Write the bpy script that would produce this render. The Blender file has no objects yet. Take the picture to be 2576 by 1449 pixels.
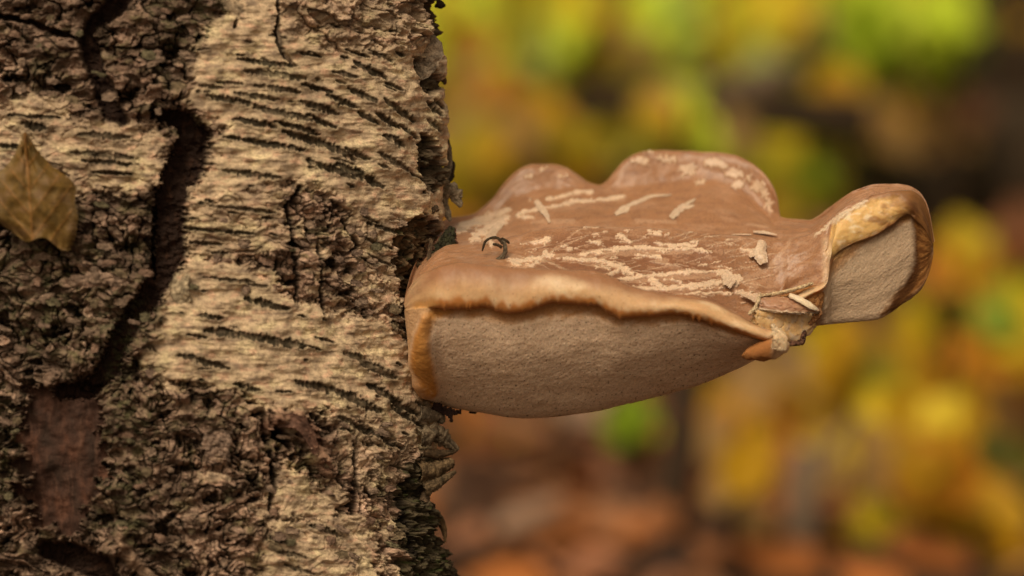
import bpy, math, random
import numpy as np
from mathutils import Vector, Matrix
random.seed(7)
RNG = np.random.default_rng(7)
SC = bpy.context.scene
COL = SC.collection

# ------------------------------------------------------------------ camera, sky, sun, exposure
FOCAL, SENSOR = 100.0, 36.0
K = SENSOR / FOCAL                       # picture width / distance
DIST = 1.20                              # camera to the plane of the trunk's edge
PITCH = math.radians(-10.0)
CAMPOS = Vector((0.0, -DIST, 0.72))
cam_d = bpy.data.cameras.new('camera')
cam = bpy.data.objects.new('camera', cam_d); COL.objects.link(cam)
cam.location = CAMPOS
cam.rotation_euler = (math.radians(90) + PITCH, 0, 0)
cam_d.lens = FOCAL; cam_d.sensor_width = SENSOR
cam_d.clip_start = 0.05; cam_d.clip_end = 400
cam_d.dof.use_dof = True
cam_d.dof.focus_distance = DIST - 0.022
cam_d.dof.aperture_fstop = 3.5
cam_d.dof.aperture_blades = 0
SC.camera = cam

world = bpy.data.worlds.new('World'); SC.world = world
world.use_nodes = True
wn = world.node_tree.nodes; wl = world.node_tree.links
wn.clear()
sky = wn.new('ShaderNodeTexSky'); sky.sky_type = 'NISHITA'; sky.sun_disc = False
SUN_EL, SUN_ROT = math.radians(58), math.radians(205)
sky.sun_elevation = SUN_EL; sky.sun_rotation = SUN_ROT
sky.dust_density = 6.0; sky.air_density = 1.0; sky.ozone_density = 0.6
hs = wn.new('ShaderNodeHueSaturation'); hs.inputs['Saturation'].default_value = 0.12
tint = wn.new('ShaderNodeMix'); tint.data_type = 'RGBA'; tint.blend_type = 'MULTIPLY'
tint.inputs[0].default_value = 1.0
tint.inputs[7].default_value = (1.0, 0.79, 0.56, 1)       # light filtered by autumn leaves
bg = wn.new('ShaderNodeBackground'); bg.inputs['Strength'].default_value = 0.090
wo = wn.new('ShaderNodeOutputWorld')
wl.new(sky.outputs[0], hs.inputs['Color']); wl.new(hs.outputs[0], tint.inputs[6])
wl.new(tint.outputs[2], bg.inputs['Color']); wl.new(bg.outputs[0], wo.inputs['Surface'])

sun_d = bpy.data.lights.new('sun', 'SUN'); sun_d.energy = 1.8; sun_d.angle = math.radians(26)
sun_d.color = (1.0, 0.86, 0.66)
sun = bpy.data.objects.new('sun', sun_d); COL.objects.link(sun)
# direction towards the sun (sky rotation measured from +Y, clockwise from above)
sd = Vector((math.sin(SUN_ROT) * math.cos(SUN_EL), math.cos(SUN_ROT) * math.cos(SUN_EL), math.sin(SUN_EL)))
sun.rotation_euler = sd.to_track_quat('Z', 'Y').to_euler()
sun.location = sd * 8

SC.view_settings.view_transform = 'Standard'; SC.view_settings.look = 'None'
SC.view_settings.gamma = 1.0; SC.view_settings.use_curve_mapping = False
SC.view_settings.exposure = 0.12
SC.render.engine = 'CYCLES'
SC.cycles.max_bounces = 6; SC.cycles.diffuse_bounces = 4

# ------------------------------------------------------------------ placing: picture units to metres
CP, SP = math.cos(PITCH), math.sin(PITCH)
def P(fx, fy, w):
    """fx, fy on a 2576-wide picture; w metres behind the plane of the trunk edge -> world xyz arrays"""
    d = DIST + w
    u = (np.asarray(fx, float) - 1288.0) / 2576.0 * K * d
    v = -(np.asarray(fy, float) - 724.5) / 2576.0 * K * d
    x = u + 0 * d
    y = CAMPOS.y + d * CP - v * SP
    z = CAMPOS.z + d * SP + v * CP
    return np.stack(np.broadcast_arrays(x, y, z), -1)
U = K * DIST / 2576.0                    # metres per picture unit at the edge plane
AX_R = np.array([1.0, 0, 0]); AX_D = np.array([0, CP, SP]); AX_U = np.array([0, -SP, CP])

# ------------------------------------------------------------------ noise
def _h(ix, iy, s):
    n = (ix.astype(np.int64) * 374761393 + iy.astype(np.int64) * 668265263 + s * 1442695041) & 0xffffffff
    n = ((n ^ (n >> 13)) * 1274126177) & 0xffffffff
    n = ((n ^ (n >> 16)) * 2246822519) & 0xffffffff
    return ((n ^ (n >> 15)) & 0xffffff) / float(0xffffff)
def vn(x, y, s=0):
    x = np.asarray(x, float); y = np.asarray(y, float)
    ix = np.floor(x); iy = np.floor(y); fx = x - ix; fy = y - iy
    ix = ix.astype(np.int64); iy = iy.astype(np.int64)
    def g(a, b):
        ang = _h(ix + a, iy + b, s) * 6.2831853
        return np.cos(ang) * (fx - a) + np.sin(ang) * (fy - b)
    ux = fx * fx * fx * (fx * (fx * 6 - 15) + 10); uy = fy * fy * fy * (fy * (fy * 6 - 15) + 10)
    a = g(0, 0) * (1 - ux) + g(1, 0) * ux
    b = g(0, 1) * (1 - ux) + g(1, 1) * ux
    return (a * (1 - uy) + b * uy) * 1.5          # about -1..1
def fbm(x, y, s=0, o=4, g=0.5):
    t = 0; a = 1; n = 0
    for k in range(o):
        t = t + a * vn(x * 2 ** k + 17.3 * k, y * 2 ** k - 9.1 * k, s + k * 7); n += a; a *= g
    return t / n
def worley(x, y, s=0, jit=0.9):
    ix = np.floor(x).astype(np.int64); iy = np.floor(y).astype(np.int64)
    f1 = np.full(x.shape, 9.0); f2 = np.full(x.shape, 9.0); idn = np.zeros(x.shape)
    for a in (-1, 0, 1):
        for b in (-1, 0, 1):
            cx = ix + a; cy = iy + b
            px = cx + 0.5 + jit * (_h(cx, cy, s) - 0.5); py = cy + 0.5 + jit * (_h(cx, cy, s + 5) - 0.5)
            d = np.hypot(px - x, py - y)
            idv = _h(cx, cy, s + 11)
            nf = d < f1
            f2 = np.where(nf, f1, np.minimum(f2, d))
            idn = np.where(nf, idv, idn); f1 = np.where(nf, d, f1)
    return f1, f2, idn
def sm(a, b, x):
    t = np.clip((x - a) / (b - a), 0, 1); return t * t * (3 - 2 * t)
def poly_sd(px, py, poly):
    """signed distance, positive inside"""
    d = np.full(px.shape, 1e9); ins = np.zeros(px.shape, bool)
    n = len(poly)
    for i in range(n):
        x1, y1 = poly[i]; x2, y2 = poly[(i + 1) % n]
        ex, ey = x2 - x1, y2 - y1
        t = np.clip(((px - x1) * ex + (py - y1) * ey) / (ex * ex + ey * ey + 1e-9), 0, 1)
        d = np.minimum(d, np.hypot(px - x1 - t * ex, py - y1 - t * ey))
        c = ((y1 > py) != (y2 > py)) & (px < (x2 - x1) * (py - y1) / ((y2 - y1) if y2 != y1 else 1e-9) + x1)
        ins ^= c
    return np.where(ins, d, -d)
def line_sd(px, py, pts):
    """distance to polyline minus local half width (third value); negative inside"""
    d = np.full(px.shape, 1e9)
    for (x1, y1, r1), (x2, y2, r2) in zip(pts[:-1], pts[1:]):
        ex, ey = x2 - x1, y2 - y1
        t = np.clip(((px - x1) * ex + (py - y1) * ey) / (ex * ex + ey * ey + 1e-9), 0, 1)
        d = np.minimum(d, np.hypot(px - x1 - t * ex, py - y1 - t * ey) - (r1 + (r2 - r1) * t))
    return d
def pchip(xs, ys, x):
    xs = np.asarray(xs, float); ys = np.asarray(ys, float)
    h = np.diff(xs); dl = np.diff(ys) / h
    m = np.zeros(len(xs))
    for i in range(1, len(xs) - 1):
        if dl[i - 1] * dl[i] > 0:
            w1 = 2 * h[i] + h[i - 1]; w2 = h[i] + 2 * h[i - 1]
            m[i] = (w1 + w2) / (w1 / dl[i - 1] + w2 / dl[i])
    m[0] = dl[0]; m[-1] = dl[-1]
    x = np.clip(x, xs[0], xs[-1])
    i = np.clip(np.searchsorted(xs, x) - 1, 0, len(xs) - 2)
    t = (x - xs[i]) / h[i]
    return ((2 * t ** 3 - 3 * t ** 2 + 1) * ys[i] + (t ** 3 - 2 * t ** 2 + t) * h[i] * m[i]
            + (-2 * t ** 3 + 3 * t ** 2) * ys[i + 1] + (t ** 3 - t ** 2) * h[i] * m[i + 1])
def mixc(c, col, m):
    return c * (1 - m[..., None]) + np.asarray(col) * m[..., None]

# ------------------------------------------------------------------ mesh helpers
def raw_mesh(name, V, F, col=None, normals=None, smooth=True):
    V = np.ascontiguousarray(V, np.float32).reshape(-1, 3); F = np.ascontiguousarray(F, np.int32)
    me = bpy.data.meshes.new(name)
    nf, k = F.shape
    me.vertices.add(len(V)); me.loops.add(nf * k); me.polygons.add(nf)
    me.vertices.foreach_set('co', V.ravel())
    me.loops.foreach_set('vertex_index', F.ravel())
    me.polygons.foreach_set('loop_start', np.arange(0, nf * k, k, dtype=np.int32))
    me.polygons.foreach_set('use_smooth', np.full(nf, smooth))
    me.update(calc_edges=True)
    if col is not None:
        a = me.color_attributes.new('Col', 'FLOAT_COLOR', 'POINT')
        c = np.ones((len(V), 4), np.float32); c[:, :3] = np.asarray(col).reshape(-1, 3)
        a.data.foreach_set('color', c.ravel())
    if normals is not None:
        me.normals_split_custom_set_from_vertices(np.asarray(normals, np.float32).reshape(-1, 3))
    return me
def grid_faces(ny, nx, wrap_x=False, wrap_y=False):
    jx = np.arange(nx if wrap_x else nx - 1); iy = np.arange(ny if wrap_y else ny - 1)
    I, J = np.meshgrid(iy, jx, indexing='ij')
    I2 = (I + 1) % ny; J2 = (J + 1) % nx
    return np.stack([I * nx + J, I * nx + J2, I2 * nx + J2, I2 * nx + J], -1).reshape(-1, 4)
def grid_normals(Pg, wrap_x=False, wrap_y=False):
    def gr(a, ax, wrap):
        if wrap: return np.roll(a, -1, ax) - np.roll(a, 1, ax)
        return np.gradient(a, axis=ax)
    du = gr(Pg, 1, wrap_x); dv = gr(Pg, 0, wrap_y)
    n = np.cross(du, dv); n /= np.linalg.norm(n, axis=-1, keepdims=True) + 1e-12
    return n
def link(name, me, mat=None, parent=None, **props):
    o = bpy.data.objects.new(name, me); COL.objects.link(o)
    if mat is not None and me is not None and not me.materials: me.materials.append(mat)
    if parent is not None: o.parent = parent
    for k, v in props.items(): o[k] = v
    return o
def empty(name, loc=(0, 0, 0), **props):
    o = bpy.data.objects.new(name, None); COL.objects.link(o); o.location = loc
    o.empty_display_size = 0.02
    for k, v in props.items(): o[k] = v
    return o
def attach(o, parent):
    o.parent = parent
    o.matrix_parent_inverse = Matrix.Translation(-Vector(parent.location))
def sub(me_V, F, keep):
    """compact a face subset"""
    F = F[keep]; used = np.unique(F); re = np.full(len(me_V), -1); re[used] = np.arange(len(used))
    return used, re[F]

# ------------------------------------------------------------------ materials
def mat_attr(name, rough=0.8, var=0.25, fine=900.0, bump=0.3, bump_dist=0.0006, spec=0.25, sss=0.0, trans=0.0, coarse=120.0):
    m = bpy.data.materials.new(name); m.use_nodes = True
    n = m.node_tree.nodes; l = m.node_tree.links; n.clear()
    out = n.new('ShaderNodeOutputMaterial'); b = n.new('ShaderNodeBsdfPrincipled')
    at = n.new('ShaderNodeAttribute'); at.attribute_name = 'Col'
    tc = n.new('ShaderNodeTexCoord')
    n1 = n.new('ShaderNodeTexNoise'); n1.inputs['Scale'].default_value = fine; n1.inputs['Detail'].default_value = 5
    n2 = n.new('ShaderNodeTexNoise'); n2.inputs['Scale'].default_value = coarse; n2.inputs['Detail'].default_value = 4
    l.new(tc.outputs['Object'], n1.inputs['Vector']); l.new(tc.outputs['Object'], n2.inputs['Vector'])
    mr = n.new('ShaderNodeMapRange'); mr.inputs[1].default_value = 0.3; mr.inputs[2].default_value = 0.7
    mr.inputs[3].default_value = 1 - var; mr.inputs[4].default_value = 1 + var
    l.new(n1.outputs[0], mr.inputs[0])
    mr2 = n.new('ShaderNodeMapRange'); mr2.inputs[1].default_value = 0.3; mr2.inputs[2].default_value = 0.7
    mr2.inputs[3].default_value = 1 - var * .6; mr2.inputs[4].default_value = 1 + var * .6
    l.new(n2.outputs[0], mr2.inputs[0])
    mm = n.new('ShaderNodeMath'); mm.operation = 'MULTIPLY'; l.new(mr.outputs[0], mm.inputs[0]); l.new(mr2.outputs[0], mm.inputs[1])
    vm = n.new('ShaderNodeVectorMath'); vm.operation = 'SCALE'
    l.new(at.outputs['Color'], vm.inputs[0]); l.new(mm.outputs[0], vm.inputs['Scale'])
    l.new(vm.outputs[0], b.inputs['Base Color'])
    b.inputs['Roughness'].default_value = rough; b.inputs['Specular IOR Level'].default_value = spec
    if sss:
        b.inputs['Subsurface Weight'].default_value = sss; b.inputs['Subsurface Radius'].default_value = (1, .5, .25)
        b.inputs['Subsurface Scale'].default_value = 0.003
    bp = n.new('ShaderNodeBump'); bp.inputs['Strength'].default_value = bump; bp.inputs['Distance'].default_value = bump_dist
    l.new(n1.outputs[0], bp.inputs['Height']); l.new(bp.outputs[0], b.inputs['Normal'])
    if trans:
        t = n.new('ShaderNodeBsdfTranslucent'); l.new(vm.outputs[0], t.inputs['Color'])
        mx = n.new('ShaderNodeMixShader'); mx.inputs[0].default_value = trans
        l.new(b.outputs[0], mx.inputs[1]); l.new(t.outputs[0], mx.inputs[2]); l.new(mx.outputs[0], out.inputs[0])
    else:
        l.new(b.outputs[0], out.inputs[0])
    return m
def mat_plain(name, col, rough=0.8, var=0.35, scale=60.0, trans=0.0, spec=0.25, col2=None, rand=0.0):
    m = bpy.data.materials.new(name); m.use_nodes = True
    n = m.node_tree.nodes; l = m.node_tree.links; n.clear()
    out = n.new('ShaderNodeOutputMaterial'); b = n.new('ShaderNodeBsdfPrincipled')
    tc = n.new('ShaderNodeTexCoord'); n1 = n.new('ShaderNodeTexNoise')
    n1.inputs['Scale'].default_value = scale; n1.inputs['Detail'].default_value = 6
    l.new(tc.outputs['Object'], n1.inputs['Vector'])
    mx0 = n.new('ShaderNodeMix'); mx0.data_type = 'RGBA'
    mr = n.new('ShaderNodeMapRange'); mr.inputs[1].default_value = 0.35; mr.inputs[2].default_value = 0.65
    l.new(n1.outputs[0], mr.inputs[0]); l.new(mr.outputs[0], mx0.inputs[0])
    c2 = col2 or tuple(c * (1 - var) for c in col)
    mx0.inputs[6].default_value = (*col, 1); mx0.inputs[7].default_value = (*c2, 1)
    src = mx0.outputs[2]
    if rand:
        oi = n.new('ShaderNodeObjectInfo'); h = n.new('ShaderNodeHueSaturation')
        r = n.new('ShaderNodeMapRange'); r.inputs[3].default_value = 1 - rand; r.inputs[4].default_value = 1 + rand
        l.new(oi.outputs['Random'], r.inputs[0]); l.new(r.outputs[0], h.inputs['Value']); l.new(src, h.inputs['Color'])
        src = h.outputs[0]
    l.new(src, b.inputs['Base Color'])
    b.inputs['Roughness'].default_value = rough; b.inputs['Specular IOR Level'].default_value = spec
    bp = n.new('ShaderNodeBump'); bp.inputs['Strength'].default_value = 0.4; bp.inputs['Distance'].default_value = 0.002
    l.new(n1.outputs[0], bp.inputs['Height']); l.new(bp.outputs[0], b.inputs['Normal'])
    if trans:
        t = n.new('ShaderNodeBsdfTranslucent'); l.new(src, t.inputs['Color'])
        mx = n.new('ShaderNodeMixShader'); mx.inputs[0].default_value = trans
        l.new(b.outputs[0], mx.inputs[1]); l.new(t.outputs[0], mx.inputs[2]); l.new(mx.outputs[0], out.inputs[0])
    else:
        l.new(b.outputs[0], out.inputs[0])
    return m
M_BARK = mat_attr('birch_bark', rough=0.85, var=0.26, fine=1500, bump=0.3, bump_dist=0.0006, coarse=260, spec=0.2)
M_CAP = mat_attr('fungus_skin', rough=0.36, var=0.15, fine=1300, bump=0.22, bump_dist=0.0003, coarse=160, spec=0.35, sss=0.15)
M_PORE = mat_attr('pore_surface', rough=0.9, var=0.13, fine=1500, bump=0.22, bump_dist=0.0003, coarse=520, spec=0.1, sss=0.1)
M_FLESH = mat_attr('fungus_flesh', rough=0.88, var=0.12, fine=1300, bump=0.22, bump_dist=0.0004, coarse=200, spec=0.2, sss=0.2)
M_RIM = mat_attr('fungus_rim', rough=0.5, var=0.06, fine=900, bump=0.1, bump_dist=0.0003, coarse=130, spec=0.35, sss=0.25)
M_FLAKE = mat_attr('bark_flake', rough=0.8, var=0.4, fine=1400, bump=0.6, bump_dist=0.0008, coarse=300, spec=0.2)
M_DRYLEAF = mat_attr('dead_leaf', rough=0.6, var=0.2, fine=700, bump=0.4, bump_dist=0.0005, coarse=110, spec=0.3, trans=0.25)

# ================================================================== GROUND
def build_ground():
    n = 200
    xs = np.concatenate([np.linspace(-80, -6, 14, endpoint=False), np.linspace(-6, 6, 120), np.linspace(6, 80, 15)[1:]])
    ys = np.concatenate([np.linspace(-40, -3, 10, endpoint=False), np.linspace(-3, 14, 150), np.linspace(14, 160, 24)[1:]])
    X, Y = np.meshgrid(xs, ys)
    Z = 0.04 * fbm(X * .8, Y * .8, 3) + 0.02 * fbm(X * 4, Y * 4, 5)
    Z = Z + 0.05 * np.maximum(0, Y - 14)
    me = raw_mesh('ground', np.stack([X, Y, Z], -1), grid_faces(*X.shape))
    m = mat_plain('forest_soil', (0.10, 0.052, 0.03), rough=0.95, scale=9, col2=(0.035, 0.02, 0.012))
    link('ground', me, m, kind='structure')
def gz(x, y):
    return 0.04 * fbm(np.asarray(x) * .8, np.asarray(y) * .8, 3) + 0.02 * fbm(np.asarray(x) * 4, np.asarray(y) * 4, 5)
build_ground()

# ================================================================== BIRCH TRUNK
TXC, TA, TB = 300.0, 806.0, 0.063        # ellipse centre / half width (picture units), half depth (m)
def build_trunk():
    root = empty('birch_tree', tuple(P(TXC, 5500, 0.0)), label='big old birch trunk with cream and cracked dark bark carrying the bracket fungus', category='tree')
    # angle of each column: dense where seen
    def theta_x(x): return math.acos((x - TXC) / TA)
    dense = []
    th = -0.42
    tmax = theta_x(-45)
    while th < tmax:
        dense.append(th)
        dx = TA * abs(math.sin(th)); dw = TB / U * abs(math.cos(th))
        arc = math.hypot(dx, dw)
        th += 1.85 / max(arc, 1.0) if th > -0.1 else 4.0 / arc
    rest = np.concatenate([np.linspace(tmax + 0.008, tmax + 0.8, 70), np.linspace(tmax + 0.83, 2 * math.pi - 0.42 - 0.03, 60)])
    th = np.concatenate([dense, rest])
    rows = np.concatenate([np.linspace(-5200, -800, 90, endpoint=False), np.arange(-800, -33, 9.5), np.arange(-30, 1482, 1.9), np.arange(1487, 2240, 9.5), np.linspace(2246, 5700, 70)])
    TH, FY = np.meshgrid(th, rows)
    lean = 0.0
    cx = TXC + TA * np.cos(TH)
    w = -TB * np.sin(TH)
    # slow swelling of the silhouette
    edge = pchip([-5200, 0, 200, 400, 560, 800, 1050, 1130, 1250, 1449, 2500, 5700],
                 [-260, 0, 4, 10, 4, -40, -18, -20, -34, 14, 60, 330], rows)
    cx = cx + edge[:, None] * sm(500, 1106, cx)
    # arc coordinate for textures
    dl = np.hypot(np.diff(TA * np.cos(th)), np.diff(TB / U * np.sin(th)))
    S = np.concatenate([[0], np.cumsum(dl)])
    S = (1106 - S + S[np.argmin(abs(th))])
    SX = np.broadcast_to(S, TH.shape)
    FX = cx
    wx = 9 * fbm(SX / 45, FY / 45, 1) + 4 * vn(SX / 11, FY / 9, 2); wy = 8 * fbm(SX / 45, FY / 45, 31) + 3 * vn(SX / 9, FY / 7, 32)
    X = FX + wx; Y = FY + wy
    front = (TH > -0.15) & (TH < 2.6)
    # ---------------- masks
    rag = 26 * fbm(SX / 48, FY / 34, 41, 3) + 11 * fbm(SX / 14, FY / 8, 42, 3)
    mott = 46 * fbm(SX / 60, FY / 38, 43, 4) + 20 * fbm(SX / 17, FY / 9, 44, 3)
    def pm(poly, a=-5, b=5, k=1.0): return sm(a, b, poly_sd(X, Y, poly) + rag * k)
    def pc_(poly): return sm(-30, 10, poly_sd(X, Y, poly) + mott * .9 + 4)
    C1 = [(520, 100), (570, 50), (640, -10), (600, -300), (700, -900), (1160, -900), (1160, 545), (1000, 545), (950, 560), (900, 530), (840, 470), (780, 452), (700, 452), (620, 475), (470, 495), (490, 440), (556, 385), (562, 315), (490, 270), (478, 180)]
    C2 = [(465, 490), (620, 465), (705, 452), (705, 540), (680, 600), (600, 640), (500, 640), (455, 640), (462, 560)]
    C3 = [(437, 665), (520, 648), (640, 690), (740, 760), (860, 800), (960, 820), (1010, 850), (1060, 1000), (1120, 1060), (1140, 1130), (1090, 1150), (1000, 1090), (900, 1045), (780, 1015), (700, 1025), (610, 965), (530, 950), (420, 960), (385, 900), (420, 800), (450, 740)]
    C4 = [(890, 520), (1060, 540), (1010, 580), (985, 650), (990, 760), (930, 750), (915, 660), (880, 580)]
    C5 = [(690, 1205), (745, 1195), (800, 1240), (835, 1275), (830, 1295), (720, 1300), (685, 1260)]
    C6 = [(500, 2300), (600, 1700), (640, 1500), (690, 1330), (760, 1305), (850, 1300), (930, 1330), (960, 1420), (940, 1500), (1000, 1800), (900, 2300)]
    C7 = [(-80, 270), (60, 262), (170, 262), (185, 310), (300, 322), (398, 335), (408, 450), (380, 470), (260, 475), (200, 472), (150, 430), (60, 440), (-80, 440)]
    C8 = [(840, 1040), (960, 1075), (1020, 1140), (1010, 1230), (930, 1230), (870, 1150)]
    cream = np.zeros(X.shape)
    for pl, k in ((C1, 1), (C2, .75), (C3, 1), (C4, .7), (C5, .9), (C6, .85), (C7, .8), (C8, .55)):
        cream = np.maximum(cream, pc_(pl) * k)
    # scattered survivals of cream bark between the cracked plates, mostly towards the right
    surv = sm(.10, .34, fbm(SX / 70, FY / 48, 45, 4) + .22 * sm(380, 800, FX) - .14) * (.30 + .45 * sm(400, 750, FX))
    cream = np.maximum(cream, surv)
    TR = [(700, -120), (1160, -120), (1110, 90), (1010, 120), (900, 125), (800, 118), (735, 90), (690, 40)]
    tr = pm(TR, -20, 20)
    cream = cream * (1 - .45 * tr)
    DK = [[(1036, 140), (1085, 148), (1104, 190), (1120, 215), (1085, 240), (1058, 205)],
          [(1056, 335), (1090, 345), (1112, 400), (1122, 445), (1095, 490), (1066, 478), (1050, 410)],
          [(1080, -60), (1130, -60), (1125, 150), (1098, 130), (1085, 60)]]
    dark = np.zeros(X.shape)
    for pl in DK: dark = np.maximum(dark, pm(pl, -4, 4, .35))
    D3 = [(1000, 575), (1050, 545), (1085, 560), (1130, 640), (1120, 780), (1050, 800), (1010, 740), (988, 660)]
    inner = pm(D3, -5, 5, .4)
    D4 = [(1010, 1180), (1060, 1150), (1120, 1160), (1160, 1300), (1220, 1500), (1020, 1500), (1000, 1330)]
    mossy = pm(D4, -8, 8)
    cream = cream * (1 - dark) * (1 - inner) * (1 - mossy)
    patch = pm([(62, 985), (130, 968), (235, 975), (262, 1005), (255, 1080), (268, 1200), (232, 1250), (205, 1330), (150, 1345), (90, 1310), (55, 1240), (42, 1100)], -7, 7, 2.1)
    XF = FX + wx * .8; YF = FY + wy * .8
    f1 = np.minimum(line_sd(XF, YF, [(320, -60, 34), (297, 12, 28), (228, 60, 15), (216, 95, 21), (246, 190, 22), (280, 280, 23), (312, 305, 14)]),
                    line_sd(XF, YF, [(216, 92, 12), (150, 85, 9), (60, 52, 7), (-20, 38, 6)]))
    f2 = line_sd(XF, YF, [(395, 285, 14), (470, 308, 28), (492, 350, 42), (470, 420, 50), (432, 490, 40), (428, 560, 40), (432, 640, 40), (405, 700, 34), (372, 758, 30), (330, 812, 29), (292, 868, 28), (270, 930, 30), (225, 975, 24), (150, 985, 18)])
    f3 = line_sd(XF, YF, [(120, 1385, 26), (180, 1400, 30), (250, 1430, 34), (290, 1500, 30)])
    fis = np.maximum(sm(5, -5, f1 - .2 * rag), np.maximum(sm(6, -6, f2 - .32 * rag - 7 * vn(SX / 9, FY / 8, 35) - 4 * vn(SX / 4, FY / 4, 36)), sm(6, -6, f3 - .3 * rag)))
    wgt = 3 * vn(SX / 8, FY / 8, 77)
    thin = np.zeros(X.shape)
    for ln in ([(690, -40, 3), (700, 30, 4), (693, 80, 6), (705, 130, 6), (735, 165, 3)],
               [(392, 520, 4), (386, 600, 5), (392, 700, 4)], [(755, 470, 5), (722, 520, 5), (735, 590, 5), (748, 700, 6), (742, 760, 3)],
               [(850, 540, 4), (905, 620, 5), (900, 650, 3)], [(800, 600, 3), (808, 720, 5), (815, 790, 4)],
               [(888, 1290, 4), (893, 1200, 5), (890, 1120, 3)], [(1010, 1260, 7), (1020, 1330, 9), (1045, 1400, 7), (1060, 1480, 7)],
               [(560, 0, 5), (600, 40, 4), (590, 70, 3)], [(1075, -40, 4), (1085, 30, 5), (1100, 90, 4)],
               [(660, 1060, 5), (690, 1200, 8), (680, 1280, 5)]):
        thin = np.maximum(thin, sm(3, -2, line_sd(FX + wx * .6 + wgt, FY + wy * .5, ln)))
    void = sm(.20, .36, fbm(SX / 80 + 3.3, FY / 58, 40, 4)) * (1 - cream) ** 2 * (1 - patch) * (1 - fis)
    # upright furrows through the cracked bark
    vf = fbm((SX + 20 * fbm(SX / 60, FY / 60, 48, 3)) / 62, FY / 210, 49, 3)
    furrow = sm(.05, .0, np.abs(vf)) * sm(.5, .2, cream) * sm(-.1, .25, fbm(SX / 120, FY / 110, 46, 2)) * (1 - patch) * (1 - fis)
    # knot hole with its ridge
    hole = sm(5, -5, line_sd(X, Y, [(700, 1088, 15), (722, 1108, 13), (730, 1130, 5)]))
    arch = sm(16, -6, line_sd(X, Y, [(668, 1075, 8), (700, 1050, 12), (745, 1052, 14), (780, 1090, 14), (800, 1140, 12), (822, 1180, 10)]))
    flapr = sm(12, -8, line_sd(X, Y, [(300, 1345, 8), (318, 1395, 10), (350, 1430, 12), (400, 1480, 12)]))
    # ---------------- lenticels
    def ang(x): return math.radians(float(np.interp(x, [0, 450, 650, 800, 950, 1050, 1110], [2, 4, 9, 16, 22, 28, 36])))
    L = [(600, 150, 740, 168, 5), (615, 178, 765, 198, 6.5), (545, 207, 610, 212, 4), (590, 235, 700, 250, 5), (520, 240, 645, 264, 6), (755, 212, 832, 232, 5), (888, 158, 968, 198, 7), (872, 222, 938, 256, 6), (818, 240, 892, 270, 6), (755, 255, 850, 288, 6.5), (640, 270, 780, 302, 7), (590, 300, 692, 320, 6), (560, 345, 645, 352, 4), (700, 308, 802, 338, 6), (712, 330, 862, 378, 7.5), (610, 352, 762, 376, 6), (798, 350, 896, 402, 7), (770, 290, 842, 322, 5.5), (900, 282, 948, 312, 5), (940, 285, 1002, 322, 6.5), (960, 340, 1012, 368, 6), (848, 412, 962, 468, 8), (768, 402, 892, 448, 7), (560, 428, 702, 448, 6), (958, 250, 1042, 304, 6), (1000, 315, 1048, 348, 5), (930, 128, 984, 154, 5), (742, 130, 802, 143, 4), (830, 180, 892, 194, 4.5), (950, 385, 1022, 432, 6), (868, 372, 930, 402, 5), (1078, 255, 1100, 290, 5), (1080, 300, 1104, 332, 5), (1090, 250, 1108, 275, 4), (640, 215, 750, 232, 5), (500, 215, 560, 222, 4),
         (498, 793, 562, 801, 5), (518, 830, 640, 846, 8), (620, 846, 762, 872, 9), (448, 893, 575, 928, 6.5), (868, 888, 992, 952, 8), (748, 963, 850, 985, 8), (835, 980, 952, 1036, 9), (928, 968, 1052, 1044, 8), (618, 752, 722, 778, 7), (990, 1020, 1062, 1072, 6), (850, 1050, 985, 1114, 7), (900, 1072, 1014, 1128, 6), (590, 965, 650, 985, 5), (470, 842, 520, 850, 4), (540, 700, 640, 712, 4), (790, 848, 840, 862, 3),
         (182, 383, 335, 396, 6), (200, 338, 322, 346, 6), (58, 312, 112, 322, 9), (208, 404, 332, 414, 5), (0, 366, 60, 372, 5), (230, 432, 330, 438, 4), (20, 290, 150, 296, 4),
         (470, 575, 640, 588, 4), (480, 610, 560, 616, 3.5), (560, 520, 690, 535, 4), (930, 560, 1010, 590, 4), (920, 600, 990, 628, 3.5), (925, 640, 985, 668, 3.5),
         (640, 1345, 720, 1362, 5), (700, 1385, 770, 1405, 5), (780, 1320, 860, 1350, 5), (720, 1420, 790, 1445, 4)]
    for k in range(95):
        x = random.uniform(440, 1085); y = random.uniform(60, 1120); a = ang(x) + random.uniform(-.08, .08)
        ln = random.choice([10, 14, 20, 30, 46]) * random.uniform(.7, 1.3)
        L.append((x, y, x + ln * math.cos(a), y + ln * math.sin(a), random.uniform(1.6, 3.6)))
    for k in range(150):
        x = random.uniform(560, 1085); y = random.uniform(-760, -50) if k % 2 else random.uniform(1460, 2200); a = ang(x)
        ln = random.uniform(25, 120)
        L.append((x, y, x + ln * math.cos(a), y + ln * math.sin(a), random.uniform(3.5, 7)))
    len_m = np.zeros(X.shape); len_soft = np.zeros(X.shape)
    cols = np.where((th > -0.2) & (th < 2.3))[0]
    jagn = .55 * vn(SX / 4.2, FY / 16, 91) + .8 * vn(SX / 9, FY / 12, 92) + .5 * vn(SX / 22, FY / 20, 93)
    for (x1, y1, x2, y2, r) in L:
        stg = random.uniform(.78, 1.0)
        r0 = np.searchsorted(rows, min(y1, y2) - 24); r1 = np.searchsorted(rows, max(y1, y2) + 24)
        if r1 <= r0: continue
        px, py = FX[r0:r1], FY[r0:r1]
        cm = ((px[0] > min(x1, x2) - 24) & (px[0] < max(x1, x2) + 24) & (th > -0.35) & (th < 2.4))
        ci = np.where(cm)[0]
        if len(ci) == 0: continue
        c0, c1 = ci.min(), ci.max() + 1
        px = px[:, c0:c1] + .25 * wx[r0:r1, c0:c1]; py = py[:, c0:c1] + .45 * wy[r0:r1, c0:c1]
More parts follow.
